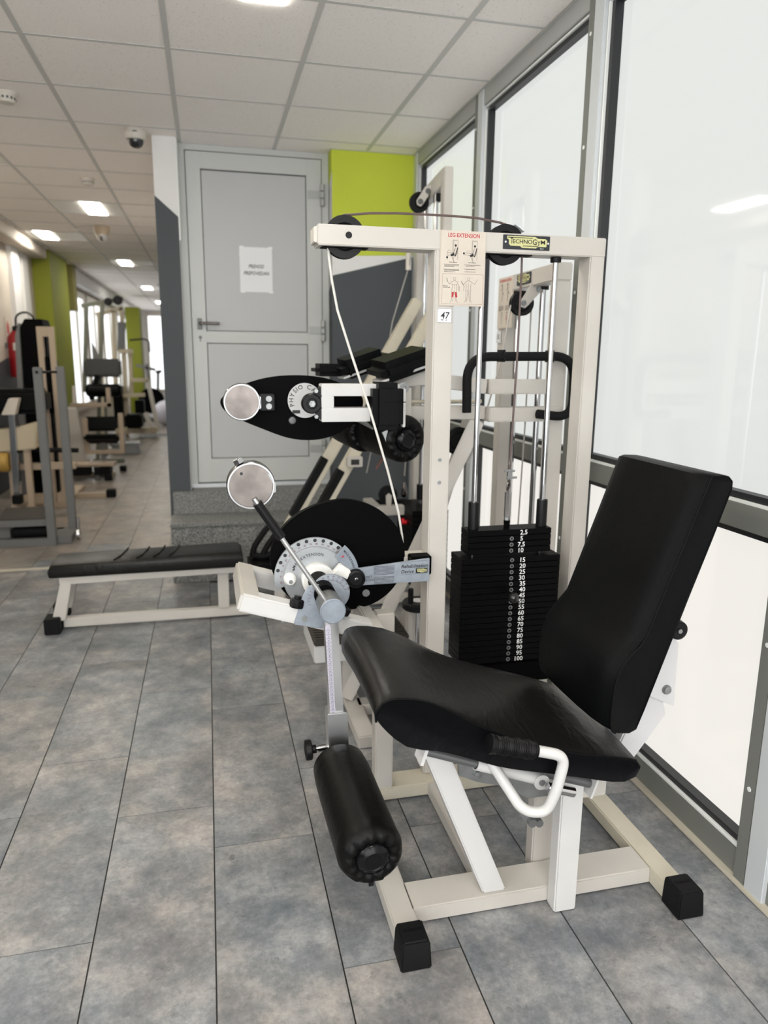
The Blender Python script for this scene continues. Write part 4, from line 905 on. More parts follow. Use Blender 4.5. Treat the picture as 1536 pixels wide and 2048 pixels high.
B('adjuster_tube', MB().tube([(0.596, 1.50, 0.487), (0.765, 1.50, 0.424)], 0.0155, 20), white2)
B('tube_mouth', MB().cyl((0.5975, 1.4997, 0.4865), (-0.937, 0, 0.349), 0.0125, 0.002, 18), ink)
ad = B('adjuster_tab', MB().cyl((0.765, 1.482, 0.424), (0, 1, 0), 0.020, 0.036, 20), white2); bt = MB(); bt.cyl((0.765, 1.482, 0.424), (0, -1, 0), 0.008, 0.002, 14); B('pin', bt, zinc, ad)
B('slide_rod', MB().tube([(0.462, 1.50, 0.540), (0.600, 1.50, 0.487)], 0.011, 16).tube([(0.770, 1.52, 0.432), (0.925, 1.52, 0.376)], 0.012, 16), dark_steel)
B('rod_flange', MB().beam((0.468, 1.50, 0.565), (0.452, 1.50, 0.515), 0.05, 0.008, (1, 0, 0.3)).beam((0.928, 1.52, 0.40), (0.912, 1.52, 0.35), 0.05, 0.006, (1, 0, 0.3)), white2)
B('release_pin', MB().cyl((0.770, 1.462, 0.424), (0.94, 0.02, -0.33), 0.0125, 0.078, 20, 0.002), chrome)
mp = B('mounting_plate', MB().prism([(0.585, 0.455), (0.625, 0.475), (0.86, 0.40), (0.845, 0.300), (0.79, 0.300), (0.72, 0.345), (0.64, 0.370), (0.59, 0.395)], 1.600, 1.606), zinc, bevel=0.001)
bt = MB(); 
for x, z in ((0.640, 0.395), (0.815, 0.350), (0.735, 0.385)): bt.lathe([(0.014, 0), (0.014, 0.003), (0.010, 0.003), (0.010, 0.010), (0.004, 0.011)], (x, 1.600, z), (0, -1, 0), 6)
B('bolt', bt, zinc, mp)
B('seat_carrier', MB().prism([(0.50, 0.52), (0.54, 0.53), (0.90, 0.41), (0.90, 0.37), (0.52, 0.48)], 1.61, 1.66), white, bevel=0.004)
la = B('link_arm', MB().beam((0.665, 1.46, 0.440), (0.728, 1.46, 0.340), 0.026, 0.008, (0, 1, 0)), zinc, bevel=0.002)
bt = MB(); bt.cyl((0.682, 1.456, 0.415), (0, -1, 0), 0.009, 0.008, 12).cyl((0.728, 1.456, 0.342), (0, -1, 0), 0.011, 0.012, 12).cyl((0.748, 1.463, 0.336), (0, -1, 0), 0.010, 0.016, 12).tube([(0.648, 1.475, 0.462), (0.672, 1.468, 0.425)], 0.011, 12); B('pivot', bt, dark_steel, la)

# ================================================================== STANDING GLUTEUS MACHINE (behind the leg extension)
GM = thing('gluteus_machine', 'white standing gluteus machine behind the leg extension, with black pads and padded roller', 'exercise machine', (0.9, 2.8, 0))
def G(name, mb, m, parent=GM, **k): return build(name, mb, m, parent, **k)
G('frame_post', MB().box(1.252, 1.312, 2.548, 2.600, 0.05, 1.73), white, bevel=0.004)
G('frame_post', MB().box(1.279, 1.340, 3.105, 3.163, 0.05, 1.73), white, bevel=0.004)
G('top_beam', MB().prism([(1.252, 2.545), (1.312, 2.545), (1.343, 3.165), (1.277, 3.165)], 1.728, 1.792, 'xy'), white, bevel=0.004)
G('base_rail', MB().box(1.275, 1.345, 2.50, 3.25, 0.0, 0.05), white, bevel=0.004)
G('base_rail', MB().box(0.55, 1.28, 2.70, 2.77, 0.0, 0.05), white, bevel=0.004)
G('base_rail', MB().box(0.50, 0.57, 2.45, 3.05, 0.0, 0.05), white, bevel=0.004)
emblem((1.266, 2.935, 1.742), (-0.04, -1, 0), (0, 0, 1), 0.145, 0.043, GM)
pc = G('placard', MB().box(1.268, 1.274, 2.985, 3.145, 1.575, 1.790), placard_m, bevel=0.002)
f = Flat((1.268, 3.145, 1.575), (0, -1, 0), (0, 0, 1), 0.0008)
f.text('STANDING GLUTEUS', 0.08, 0.196, 0.011, width=0.125, bold=1); f.poly([(0.10, 0.035), (0.106, 0.035), (0.106, 0.05), (0.10, 0.052)])
G('title', f, ink_red, pc)
f = Flat((1.268, 3.145, 1.575), (0, -1, 0), (0, 0, 1), 0.0008)
for ox in (0.045, 0.105):
    f.disc((ox, 0.182), 0.005); f.line([(ox, 0.176), (ox+0.006, 0.155), (ox+0.002, 0.135), (ox, 0.115)], 0.003); f.line([(ox, 0.170), (ox-0.014, 0.160)], 0.002); f.line([(ox+0.006, 0.152), (ox+0.022, 0.142)], 0.003)
for ox in (0.012, 0.085): textlines(ox, 0.095, 5, 0.055, 0.0045, 0.0016)
for ox in (0.05, 0.105): f.disc((ox, 0.066), 0.004); f.line([(ox-0.012, 0.055), (ox, 0.058), (ox+0.012, 0.055)], 0.0012); f.line([(ox-0.005, 0.055), (ox-0.004, 0.02)], 0.0012); f.line([(ox+0.005, 0.055), (ox+0.004, 0.02)], 0.0012)
G('pictograms', f, mat('faded_ink', (0.10, 0.09, 0.08), 0.5), pc)
nl = G('number_label', MB().box(1.272, 1.275, 3.112, 3.155, 1.515, 1.565), paper_m)
f = Flat((1.272, 3.155, 1.515), (0, -1, 0), (0, 0, 1), 0.0008); f.line([(0.004, 0.004), (0.039, 0.004), (0.039, 0.046), (0.004, 0.046)], 0.001, True); textlines(0.012, 0.034, 3, 0.02, 0.008, 0.004); G('print', f, ink_grey, nl)
pulley(1.229, 1.662, 2.80, 0.048, GM)
pbk = G('pulley_bracket', MB().prism([(1.212, 1.665), (1.216, 1.648), (1.236, 1.643), (1.250, 1.655), (1.335, 1.745), (1.322, 1.775), (1.262, 1.745), (1.235, 1.70)], 2.778, 2.783), white, bevel=0.001)
bt = MB(); bolt(bt, (1.229, 2.778, 1.662), (0, -1, 0), 0.008, 0.008); bolt(bt, (1.290, 2.778, 1.716), (0, -1, 0), 0.008, 0.008); G('bolt', bt, zinc, pbk)
for y in (3.03, 2.79):
    r_ = G('guide_rod', MB().cyl((1.315, y, 0.05), (0, 0, 1), 0.012, 1.68, 16), chrome)
    G('rod_cap', MB().cyl((1.315, y, 1.716), (0, 0, 1), 0.022, 0.016, 16), black, r_)
G('cable', MB().tube([(1.272, 2.80, 1.64), (1.275, 2.81, 1.2), (1.285, 2.86, 0.6)], 0.0035, 8), cable_m)
G('cable', MB().tube([(1.184, 2.80, 1.655), (1.14, 2.76, 1.45), (1.03, 2.66, 1.20), (0.96, 2.62, 1.05)], 0.0035, 8), cable_m)
for k in range(12):
    z = 0.60 - k*0.026
    G('weight_plate', MB().box(1.255, 1.375, 2.74, 3.08, z-0.025, z), iron, bevel=0.002, seg=1)
# grab handle
hp = arcpts([(0.905, 2.50, 1.255), (0.900, 2.50, 1.452), (1.318, 2.50, 1.458), (1.322, 2.50, 1.232), (1.180, 2.50, 1.248)], 0.085, 9)
gh = G('grab_handle', MB().tube(hp, 0.0165, 16), rubber)
G('handle_clamp', MB().box(1.026, 1.050, 2.485, 2.56, 1.435, 1.478).box(1.216, 1.240, 2.485, 2.56, 1.435, 1.478), black, gh, bevel=0.008)
# yoke bars
G('yoke_bar', MB().box(1.005, 1.285, 2.545, 2.60, 1.318, 1.372), white, bevel=0.004)
G('yoke_bar', MB().box(1.000, 1.285, 2.520, 2.60, 1.218, 1.270), white, bevel=0.004)
G('yoke_arm', MB().beam((1.005, 2.572, 1.345), (0.76, 2.66, 1.372), 0.05, 0.052).beam((0.77, 2.66, 1.372), (0.62, 2.66, 1.355), 0.05, 0.05), white, bevel=0.004)
G('yoke_arm', MB().box(0.62, 1.002, 2.560, 2.62, 1.226, 1.274), white, bevel=0.004)
G('yoke_arm', MB().prism([(0.62, 1.335), (0.80, 1.352), (0.80, 1.40), (0.68, 1.385)], 2.60, 2.65), white, bevel=0.003)
G('slide_rod', MB().tube([(0.66, 2.66, 1.285), (1.02, 2.66, 1.285)], 0.008, 10), cream)
G('strut', MB().beam((0.985, 2.60, 1.22), (0.52, 2.78, 0.06), 0.07, 0.055), white, bevel=0.004)
G('strut', MB().beam((1.02, 2.78, 1.22), (0.72, 2.90, 0.06), 0.06, 0.05), white, bevel=0.004)
pulley(0.945, 1.13, 2.70, 0.055, GM)
# pads
def pad(name, c, ax, ay, az, sx, sy, sz, parent, m=leather, bevel=0.027):
    c = V(c); ax = V(ax).normalized(); az = V(az); az = (az-ax*az.dot(ax)).normalized(); ay_ = az.cross(ax)
    vs = [c+ax*a*sx/2+ay_*b*sy/2+az*d*sz/2 for d in (-1, 1) for b in (-1, 1) for a in (-1, 1)]
    return build(name, MB().add(vs, [(0, 2, 3, 1), (4, 5, 7, 6), (0, 1, 5, 4), (2, 6, 7, 3), (0, 4, 6, 2), (1, 3, 7, 5)]), m, parent, bevel=bevel, seg=4, smooth=60)
p1 = pad('elbow_pad', (0.690, 2.62, 1.425), (0.30, 0.02, 0.10), 0, (-0.32, -0.08, 1), 0.22, 0.22, 0.075, GM)
p2 = pad('elbow_pad', (0.600, 2.92, 1.425), (0.30, 0.02, 0.10), 0, (-0.32, -0.08, 1), 0.20, 0.20, 0.075, GM)
G('pad_plate', MB().beam((0.60, 2.62, 1.362), (0.80, 2.62, 1.43), 0.16, 0.008, (-0.3, 0, 1)).beam((0.52, 2.92, 1.366), (0.70, 2.92, 1.43), 0.15, 0.008, (-0.3, 0, 1)), white2)
pad('hip_pad', (0.590, 2.455, 1.285), (0.99, -0.05, 0.0), 0, (0.02, 0, 1), 0.105, 0.16, 0.158, GM, bevel=0.02)
G('pad_seam', MB().box(0.571, 0.643, 2.372, 2.377, 1.300, 1.303), leather)
G('pad_backing', MB().box(0.640, 0.650, 2.40, 2.53, 1.215, 1.345), white2, bevel=0.002)
pad('chest_pad', (0.50, 3.0, 1.395), (1, 0, 0), 0, (0, 0, 1), 0.16, 0.16, 0.05, GM, bevel=0.018)
# lever carriage with its slot
def slotted(x0, x1, z0, z1, sx0, sx1, sz0, sz1, y0, y1):
    return MB().box(x0, x1, y0, y1, sz1, z1).box(x0, x1, y0, y1, z0, sz0).box(x0, sx0, y0, y1, sz0, sz1).box(sx1, x1, y0, y1, sz0, sz1)
G('lever_carriage', slotted(0.370, 0.640, 1.232, 1.358, 0.412, 0.56, 1.278, 1.318, 2.445, 2.51), white2, bevel=0.002)
jb = G('joint_bracket', MB().box(0.63, 0.69, 2.47, 2.50, 1.225, 1.345), white, bevel=0.003)
bt = MB(); bolt(bt, (0.660, 2.47, 1.345), (0, -1, 0), 0.013, 0.01); bolt(bt, (0.655, 2.47, 1.285), (0, -1, 0), 0.010, 0.008); G('bolt', bt, zinc, jb)
G('joint_disc', MB().cyl((0.665, 2.50, 1.285), (0, 1, 0), 0.03, 0.02, 20), black)
bearing = G('bearing_block', MB().prism([(0.372, 1.352), (0.372, 1.236), (0.350, 1.262), (0.342, 1.265), (0.336, 1.292), (0.342, 1.322)], 2.455, 2.50), black, bevel=0.003)
G('bearing', MB().lathe([(0.034, 0), (0.034, 0.02), (0.030, 0.026), (0.018, 0.026), (0.016, 0.022)], (0.338, 2.475, 1.293), (0, -1, 0), 28), black)
bt = MB(); bt.cyl((0.338, 2.452, 1.293), (0, -1, 0), 0.011, 0.012, 6).cyl((0.338, 2.44, 1.293), (0, -1, 0), 0.006, 0.008, 10)
for z in (1.335, 1.25): bt.cyl((0.352, 2.455, z), (0, -1, 0), 0.007, 0.012, 6)
G('nut', bt, zinc)
cam2 = smoothloop([(0.045, 1.300), (0.10, 1.340), (0.20, 1.372), (0.30, 1.382), (0.40, 1.375), (0.48, 1.350), (0.545, 1.310), (0.548, 1.262), (0.51, 1.208), (0.45, 1.168), (0.37, 1.150), (0.28, 1.158), (0.18, 1.195), (0.09, 1.235), (0.05, 1.265)])
cp2 = G('cam_plate', MB().prism(cam2, 2.635, 2.655), black_matte, bevel=0.002)
bd = G('badge', MB().cyl((0.338, 2.635, 1.293), (0, -1, 0), 0.062, 0.004, 36), mat('pale_badge', (0.55, 0.55, 0.55), 0.4), cp2)
f = Flat((0.338, 2.631, 1.293), (1, 0, 0), (0, 0, 1), 0.0008); f.arctext('PHYSIO CAM', (0, 0), 0.042, 205*D2R, 0.016, 1); f.rect(-0.046, -0.046, -0.018, -0.034); G('lettering', f, ink, bd)
bt = MB(); bolt(bt, (0.515, 2.635, 1.235), (0, -1, 0), 0.011, 0.01); bt.lathe([(0.014, 0), (0.012, 0.004), (0.008, 0.005)], (0.292, 2.635, 1.222), (0, -1, 0), 16); G('bolt', bt, dark_steel, cp2)
cw2 = G('counterweight_disc', MB().lathe([(0.052, 0), (0.060, 0.0), (0.062, 0.004), (0.062, 0.045), (0.060, 0.049), (0.0565, 0.049), (0.056, 0.045), (0.01, 0.045)], (0.112, 2.60, 1.293), (0, -1, 0), 48), steel)
G('rim', MB().lathe([(0.0565, 0.043), (0.0565, 0.050), (0.0612, 0.050), (0.0635, 0.046), (0.0635, 0.006), (0.0622, 0.004)], (0.112, 2.60, 1.293), (0, -1, 0), 48), rim_m, cw2)
bt = MB(); bt.cyl((0.112, 2.5555, 1.293), (0, -1, 0), 0.006, 0.001, 14).cyl((0.145, 2.5555, 1.290), (0, -1, 0), 0.006, 0.001, 14); G('rivet_hole', bt, steel, cw2)
bk = G('hinge_block', MB().box(0.175, 0.225, 2.585, 2.635, 1.262, 1.318), black, bevel=0.003); bt = MB()
for z in (1.302, 1.276): bolt(bt, (0.206, 2.585, z), (0, -1, 0), 0.007, 0.006)
G('bolt', bt, zinc, bk); G('hinge_pin', MB().box(0.165, 0.178, 2.58, 2.60, 1.268, 1.312), chrome, bk, bevel=0.003)
roller('padded_roller', (0.668, 2.44, 1.166), (0.575, 2.78, 1.185), 0.083, GM, cap=0.040)
roller('padded_roller', (0.575, 2.66, 1.172), (0.52, 2.95, 1.190), 0.078, GM, cap=0.035)
G('roller_clip', MB().beam((0.515, 2.62, 1.232), (0.60, 2.50, 1.185), 0.03, 0.006).beam((0.585, 2.44, 1.20), (0.600, 2.44, 1.165), 0.02, 0.02), zinc)
G('strap_end', MB().beam((0.61, 2.56, 1.09), (0.585, 2.56, 1.05), 0.012, 0.006), mat('brown_strap', (0.09, 0.03, 0.02), 0.6))
# handwheel below
hw = G('hand_wheel', MB().lathe([(0.022, 0), (0.055, 0.0), (0.062, 0.006), (0.062, 0.026), (0.056, 0.032), (0.022, 0.032)], (0.760, 2.58, 0.495), (0, 0, 1), 36), black)
G('hub_cap', MB().cyl((0.760, 2.58, 0.526), (0, 0, 1), 0.022, 0.004, 20), nylon, hw)
G('crank_knob', MB().cyl((0.725, 2.56, 0.525), (0, 0, 1), 0.0105, 0.06, 16, 0.002), black, hw)
G('wheel_shaft', MB().cyl((0.760, 2.58, 0.05), (0, 0, 1), 0.008, 0.45, 12), chrome)
sb = G('shaft_block', MB().box(0.735, 0.87, 2.62, 2.68, 0.05, 0.49), white, bevel=0.004)
bt = MB(); bt.lathe([(0.020, 0), (0.020, 0.003), (0.012, 0.003), (0.012, 0.008)], (0.795, 2.62, 0.44), (0, -1, 0), 18); G('bolt', bt, zinc, sb)
G('foot_plate', MB().box(0.36, 0.74, 2.62, 2.95, 0.355, 0.375), brown_rubber, bevel=0.004)
tr = MB()
for k in range(12): tr.box(0.37, 0.73, 2.63+k*0.026, 2.642+k*0.026, 0.375, 0.380)
G('tread_ribs', tr, brown_rubber)
G('foot_plate_frame', MB().box(0.36, 0.42, 2.62, 2.95, 0.285, 0.353).box(0.68, 0.74, 2.62, 2.95, 0.285, 0.353).box(0.42, 0.68, 2.62, 2.66, 0.285, 0.353), white2, bevel=0.004)
G('foot_plate_leg', MB().box(0.50, 0.56, 2.78, 2.84, 0.05, 0.286), white, bevel=0.004)

# ================================================================== TALL PULLEY MACHINE WITH SLANTED RAILS (behind it)
TM = thing('tall_pulley_machine', 'tall white pulley machine in the far corner with two slanted rails and black sleeves', 'exercise machine', (1.0, 4.1, 0))
def T(name, mb, m, parent=TM, **k): return build(name, mb, m, parent, **k)
T('frame_post', MB().box(1.196, 1.242, 3.74, 3.80, 0.0, 2.385), white, bevel=0.004)
T('frame_post', MB().box(1.196, 1.242, 4.22, 4.28, 0.0, 2.32), white, bevel=0.004)
T('top_beam', MB().prism([(3.80, 2.30), (3.80, 2.385), (4.31, 2.335), (4.31, 2.25)], 1.196, 1.242, 'yz'), white, bevel=0.004)
emblem((1.195, 4.13, 2.275), (0, -1, -0.0), (0, 0, 1), 0.14, 0.05, TM)
pulley(1.139, 2.258, 4.0, 0.052, TM)
pbk = T('pulley_bracket', MB().prism([(1.118, 2.262), (1.122, 2.240), (1.142, 2.234), (1.158, 2.250), (1.20, 2.318), (1.20, 2.345), (1.165, 2.335)], 3.972, 3.978), white, bevel=0.001)
bt = MB(); bolt(bt, (1.139, 3.972, 2.258), (0, -1, 0), 0.010, 0.01); bolt(bt, (1.180, 3.972, 2.312), (0, -1, 0), 0.010, 0.01); T('bolt', bt, dark_steel, pbk)
T('beam_stop', MB().box(1.205, 1.235, 3.90, 3.96, 2.25, 2.345), black, bevel=0.004)
T('cable', MB().tube([(1.188, 4.0, 2.24), (1.18, 4.05, 1.6), (1.14, 4.15, 1.0), (1.13, 4.18, 0.75)], 0.004, 8), cable_m)
T('cable', MB().tube([(1.14, 4.0, 2.206), (1.13, 4.15, 1.95), (1.07, 4.28, 1.65), (0.98, 4.33, 1.0), (0.93, 4.33, 0.75)], 0.004, 8), cable_m)
T('cable_end', MB().cyl((1.130, 4.16, 1.93), (0, 0, 1), 0.016, 0.09, 14), off_white)
for y in (3.92, 4.10):
    r_ = T('guide_rod', MB().cyl((1.21, y, 0.05), (0, 0, 1), 0.012, 2.27, 14), chrome)
    T('rod_collar', MB().cyl((1.21, y, 0.62), (0, 0, 1), 0.024, 0.09, 14), black, r_)
for k in range(14): T('weight_plate', MB().box(1.09, 1.30, 3.84, 4.18, 0.575-k*0.032, 0.605-k*0.032), iron, bevel=0.002, seg=1)
T('selector_pin', MB().cyl((1.09, 4.02, 0.515), (-1, 0, 0), 0.012, 0.03, 14, 0.003).cyl((1.09, 3.96, 0.515), (-1, 0, 0), 0.012, 0.03, 14, 0.003), red_bright)
T('carriage_frame', MB().box(0.90, 1.175, 4.02, 4.08, 0.545, 0.60).box(0.90, 0.96, 4.08, 4.30, 0.545, 0.60), white, bevel=0.004)
T('carriage_tray', MB().box(0.965, 1.17, 4.085, 4.30, 0.575, 0.585), black_matte)
pulley(1.0, 0.66, 4.06, 0.055, TM)
T('pulley_post', MB().prism([(0.985, 0.60), (1.015, 0.60), (1.018, 0.66), (1.0, 0.675), (0.982, 0.66)], 4.035, 4.042), white, bevel=0.001)
T('turnbuckle', MB().lathe([(0.012, 0), (0.02, 0.02), (0.012, 0.07), (0.006, 0.09)], (1.13, 4.18, 0.62), (0, 0, 1), 12), steel)
for k, (a, b) in enumerate(((V((1.17, 4.10, 1.762)), V((0.36, 4.10, 0.374))), (V((1.22, 3.90, 1.72)), V((0.50, 3.90, 0.47))))):
    d = b-a
    r_ = T('slanted_rail', MB().beam(a, b, 0.06, 0.062), cream, bevel=0.004)
    T('rail_sleeve', MB().beam(a+d*(0.64+0.07*k)+V((-0.0155, 0, 0.0092)), a+d*0.88+V((-0.0155, 0, 0.0092)), 0.072, 0.040), rubber, r_, bevel=0.004)
    T('rail_mark', MB().beam(a+d*0.24, a+d*0.34, 0.012, 0.064) if k == 0 else MB().beam(a+d*0.10, a+d*0.105, 0.02, 0.064), tan_frame, r_)
T('rail_foot', MB().beam((0.365, 4.10, 0.38), (0.36, 4.10, 0.0), 0.06, 0.06).beam((0.505, 3.90, 0.48), (0.50, 3.90, 0.0), 0.06, 0.06), white, bevel=0.004)
sk = T('socket_tube', MB().box(0.715, 0.80, 3.82, 3.87, 0.865, 0.92), white, bevel=0.004)
T('socket_mouth', MB().box(0.735, 0.78, 3.8188, 3.8202, 0.878, 0.907), ink, sk, smooth=0)
T('rail_brace', MB().box(0.38, 1.175, 3.985, 4.03, 0.02, 0.07), white, bevel=0.004)
T('footrest', MB().tube(arcpts([(0.215, 4.16, 0.30), (0.225, 4.16, 0.36), (0.30, 4.16, 0.47), (0.36, 4.16, 0.50)], 0.03), 0.018, 12).tube(arcpts([(0.265, 4.16, 0.29), (0.30, 4.16, 0.36), (0.36, 4.16, 0.44), (0.40, 4.16, 0.45)], 0.03), 0.018, 12).tube([(0.22, 4.16, 0.31), (0.28, 4.16, 0.30), (0.38, 4.16, 0.33)], 0.02, 12), rubber)
pad('seat_pad', (0.36, 4.15, 0.255), (1, 0, 0), 0, (0, 0, 1), 0.34, 0.28, 0.07, TM, bevel=0.015)
T('seat_bar', MB().box(0.19, 0.62, 4.05, 4.25, 0.165, 0.22), white, bevel=0.004)
T('seat_leg', MB().box(0.34, 0.40, 4.1, 4.16, 0.0, 0.166).box(0.55, 0.61, 4.1, 4.16, 0.0, 0.166), white, bevel=0.004)

# ---- flat bench
BN = thing('flat_bench', 'low flat bench with a long creased black pad on a white frame', 'bench', (-0.35, 4.05, 0))
pd = build('pad', MB().loft([[(x0, y, z) for x0, z in ((-0.845, 0.300+e), (-0.85, 0.335), (-0.835, 0.365-e), (0.135, 0.385-e), (0.155, 0.36), (0.152, 0.305+e))] for y, e in ((3.94, 0.012), (3.945, 0.002), (3.97, -0.006), (4.06, -0.010), (4.17, -0.006), (4.215, 0.002), (4.225, 0.012))]), leather_soft, BN, bevel=0.010, seg=3, smooth=60)
cr = MB()
for k, x in enumerate((-0.50, -0.385, -0.30, -0.22)): cr.tube([(x-0.02, 3.965, 0.3795+0.004*k), (x+0.006, 4.02, 0.3845+0.0025*k), (x+0.02, 4.10, 0.386+0.0025*k), (x+0.03, 4.19, 0.383+0.0025*k)], 0.004, 8)
build('crease', cr, leather_soft, pd)
build('top_rail', MB().beam((-0.80, 3.985, 0.278), (0.14, 3.985, 0.292), 0.05, 0.042).beam((-0.80, 4.18, 0.278), (0.14, 4.18, 0.292), 0.05, 0.042), white, BN, bevel=0.004)
build('floor_rail', MB().box(-0.80, 0.185, 3.985, 4.035, 0.012, 0.062), white, BN, bevel=0.004)
build('leg', MB().prism([(-0.852, 0.06), (-0.785, 0.06), (-0.735, 0.285), (-0.79, 0.285)], 3.955, 4.005), white, BN, bevel=0.004)
build('leg', MB().prism([(-0.852, 0.06), (-0.785, 0.06), (-0.735, 0.285), (-0.79, 0.285)], 4.165, 4.215), white, BN, bevel=0.004)
build('leg', MB().box(0.012, 0.072, 3.985, 4.030, 0.06, 0.275), white, BN, bevel=0.004)
build('foot_cap', MB().box(-0.884, -0.806, 3.91, 4.02, 0.0, 0.085), rubber, BN, bevel=0.005)
build('foot_cap', MB().box(-0.884, -0.806, 4.16, 4.26, 0.0, 0.085), rubber, BN, bevel=0.005)

# ================================================================== DOWN THE HALL
GF = thing('calf_machine', 'grey two post calf machine with a low rubber step at the hall entrance', 'exercise machine', (-1.35, 6.1, 0))
def posts(a, b, parent, m, w_=0.055, h_=0.06): return build('post', MB().beam(a, b, w_, h_, (1, 0, 0)), m, parent, bevel=0.004)
p1 = posts((-1.212, 5.90, 1.35), (-1.212, 5.90, 0.0), GF, grey_frame); p2 = posts((-1.115, 6.22, 1.35), (-1.115, 6.22, 0.0), GF, grey_frame)
p1.data.transform(Matrix.Identity(4))
bt = MB(); bt.cyl((-1.212, 5.868, 1.315), (0, -1, 0), 0.012, 0.004, 12).cyl((-1.18, 5.90, 1.315), (1, 0.9, 0), 0.010, 0.11, 10); build('pivot', bt, black, GF)
build('base_frame', MB().box(-2.0, -1.18, 5.87, 5.93, 0.0, 0.06).box(-1.24, -1.08, 5.93, 6.25, 0.0, 0.06).box(-2.0, -1.18, 6.19, 6.25, 0.0, 0.06), grey_frame, GF, bevel=0.004)
build('step', MB().prism([(5.89, 0.155), (5.89, 0.205), (6.20, 0.24), (6.20, 0.16)], -1.60, -1.24, 'yz'), grey_frame, GF, bevel=0.004)
build('tread', MB().prism([(5.90, 0.2065), (5.90, 0.214), (6.19, 0.249), (6.19, 0.240)], -1.59, -1.25, 'yz'), brown_rubber, GF)
build('step_leg', MB().box(-1.60, -1.52, 5.95, 6.02, 0.06, 0.16).box(-1.31, -1.25, 5.95, 6.02, 0.06, 0.16), grey_frame, GF)
build('roller_pad', MB().cyl((-1.50, 5.96, 0.10), (1, 0, 0), 0.045, 0.25, 20, 0.01), rubber, GF)
build('caster', MB().cyl((-1.055, 6.05, 0.045), (1, 0, 0), 0.045, 0.02, 20).cyl((-1.045, 6.05, 0.07), (0, 0, 1), 0.014, 0.11, 12), chrome, GF)

LC = thing('leg_machine', 'beige legged leg machine with an ochre roller at the left edge', 'exercise machine', (-1.65, 7.1, 0))
build('shell', MB().prism([(-2.05, 0.58), (-1.50, 0.62), (-1.47, 0.86), (-1.62, 0.82), (-1.95, 0.76), (-2.05, 0.80)], 6.95, 7.25), beige_shell, LC, bevel=0.01)
build('seat_pad', MB().box(-2.05, -1.40, 7.02, 7.30, 0.92, 1.14), leather, LC, bevel=0.04, seg=3)
build('shin_roller', MB().cyl((-2.0, 6.95, 0.51), (1, 0, 0), 0.085, 0.28, 24, 0.015), yellow_pad, LC)
ar = build('lever_arm', MB().beam((-1.66, 6.93, 0.98), (-1.68, 6.93, 0.20), 0.05, 0.05, (0, 1, 0)), chrome, LC, bevel=0.003)
build('lever_cap', MB().prism([(-1.73, 0.93), (-1.62, 0.93), (-1.58, 1.07), (-1.66, 1.07)], 6.86, 6.96), placard_m, LC, bevel=0.004)
build('lever_foot', MB().box(-1.72, -1.64, 6.89, 6.97, 0.14, 0.22), rubber, LC, bevel=0.006)
for x in (-1.72, -1.585): build('leg', MB().box(x-0.026, x+0.026, 6.98, 7.04, 0.0, 0.62), tan_frame, LC, bevel=0.003)
build('cross_bar', MB().box(-2.05, -1.20, 7.06, 7.12, 0.42, 0.48), tan_frame, LC, bevel=0.003)
build('black_bar', MB().tube([(-2.05, 7.15, 0.60), (-1.18, 7.15, 0.58)], 0.022, 12), rubber, LC)
build('base_rail', MB().box(-1.70, -1.64, 7.0, 7.3, 0.0, 0.05), tan_frame, LC, bevel=0.003)

TW = thing('weight_tower', 'dark weight tower with a tan slotted upright beside the extinguisher', 'exercise machine', (-1.6, 8.0, 0))
build('shroud', MB().loft([[(-1.80, 7.95, z0), (-1.53, 7.95, z0), (-1.53, 8.35, z0), (-1.80, 8.35, z0)] for z0 in (0.0, 1.62)] + [[(-1.72, 7.98, 1.78), (-1.56, 7.98, 1.78), (-1.56, 8.32, 1.78), (-1.72, 8.32, 1.78)]]), black_matte, TW, bevel=0.006)
build('side_panel', MB().prism([(-1.87, 0.0), (-1.80, 0.0), (-1.76, 1.74), (-1.80, 1.62)], 7.90, 8.35), grey_frame, TW, bevel=0.004)
up = build('upright', MB().box(-1.50, -1.45, 7.38, 7.44, 0.05, 1.69).box(-1.40, -1.355, 7.38, 7.44, 0.05, 1.69).box(-1.45, -1.40, 7.38, 7.44, 1.60, 1.69), tan_frame, TW, bevel=0.003)
build('slot_weight', MB().box(-1.447, -1.403, 7.39, 7.43, 0.9, 1.42), black_matte, up)
build('base', MB().box(-1.85, -1.35, 7.36, 8.40, 0.0, 0.05), tan_frame, TW, bevel=0.004)
build('base_rail', MB().box(-1.35, -1.02, 7.85, 7.91, 0.0, 0.05), tan_frame, TW, bevel=0.003)
build('foot_cap', MB().box(-1.06, -0.97, 7.83, 7.93, 0.0, 0.08), rubber, TW, bevel=0.005)

ex = thing('fire_extinguisher', 'red fire extinguisher with a black hose hanging on the left wall', 'fire extinguisher', (-2.03, 9.0, 1.2))
build('cylinder', MB().lathe([(0.02, -0.20), (0.075, -0.19), (0.082, -0.17), (0.082, 0.20), (0.075, 0.25), (0.04, 0.29), (0.025, 0.31)], (-2.05, 9.0, 1.38), (0, 0, 1), 28), red_m, ex)
build('valve', MB().cyl((-2.05, 9.0, 1.68), (0, 0, 1), 0.022, 0.05, 14).box(-2.06, -1.95, 8.985, 9.015, 1.72, 1.745), black, ex)
build('hose', MB().tube(arcpts([(-2.03, 8.99, 1.71), (-2.02, 8.97, 1.86), (-1.90, 8.96, 1.90), (-1.82, 8.95, 1.83), (-1.86, 8.94, 1.66), (-1.955, 8.93, 1.55), (-1.965, 8.93, 1.35)], 0.06), 0.011, 10), black, ex)
build('label_plate', ring((-2.04, 1.45), 0, 0.0001, 0, 1, 0, 0.0001, 1) if False else MB().box(-2.06, -1.985, 8.915, 8.919, 1.48, 1.56), off_white, ex)
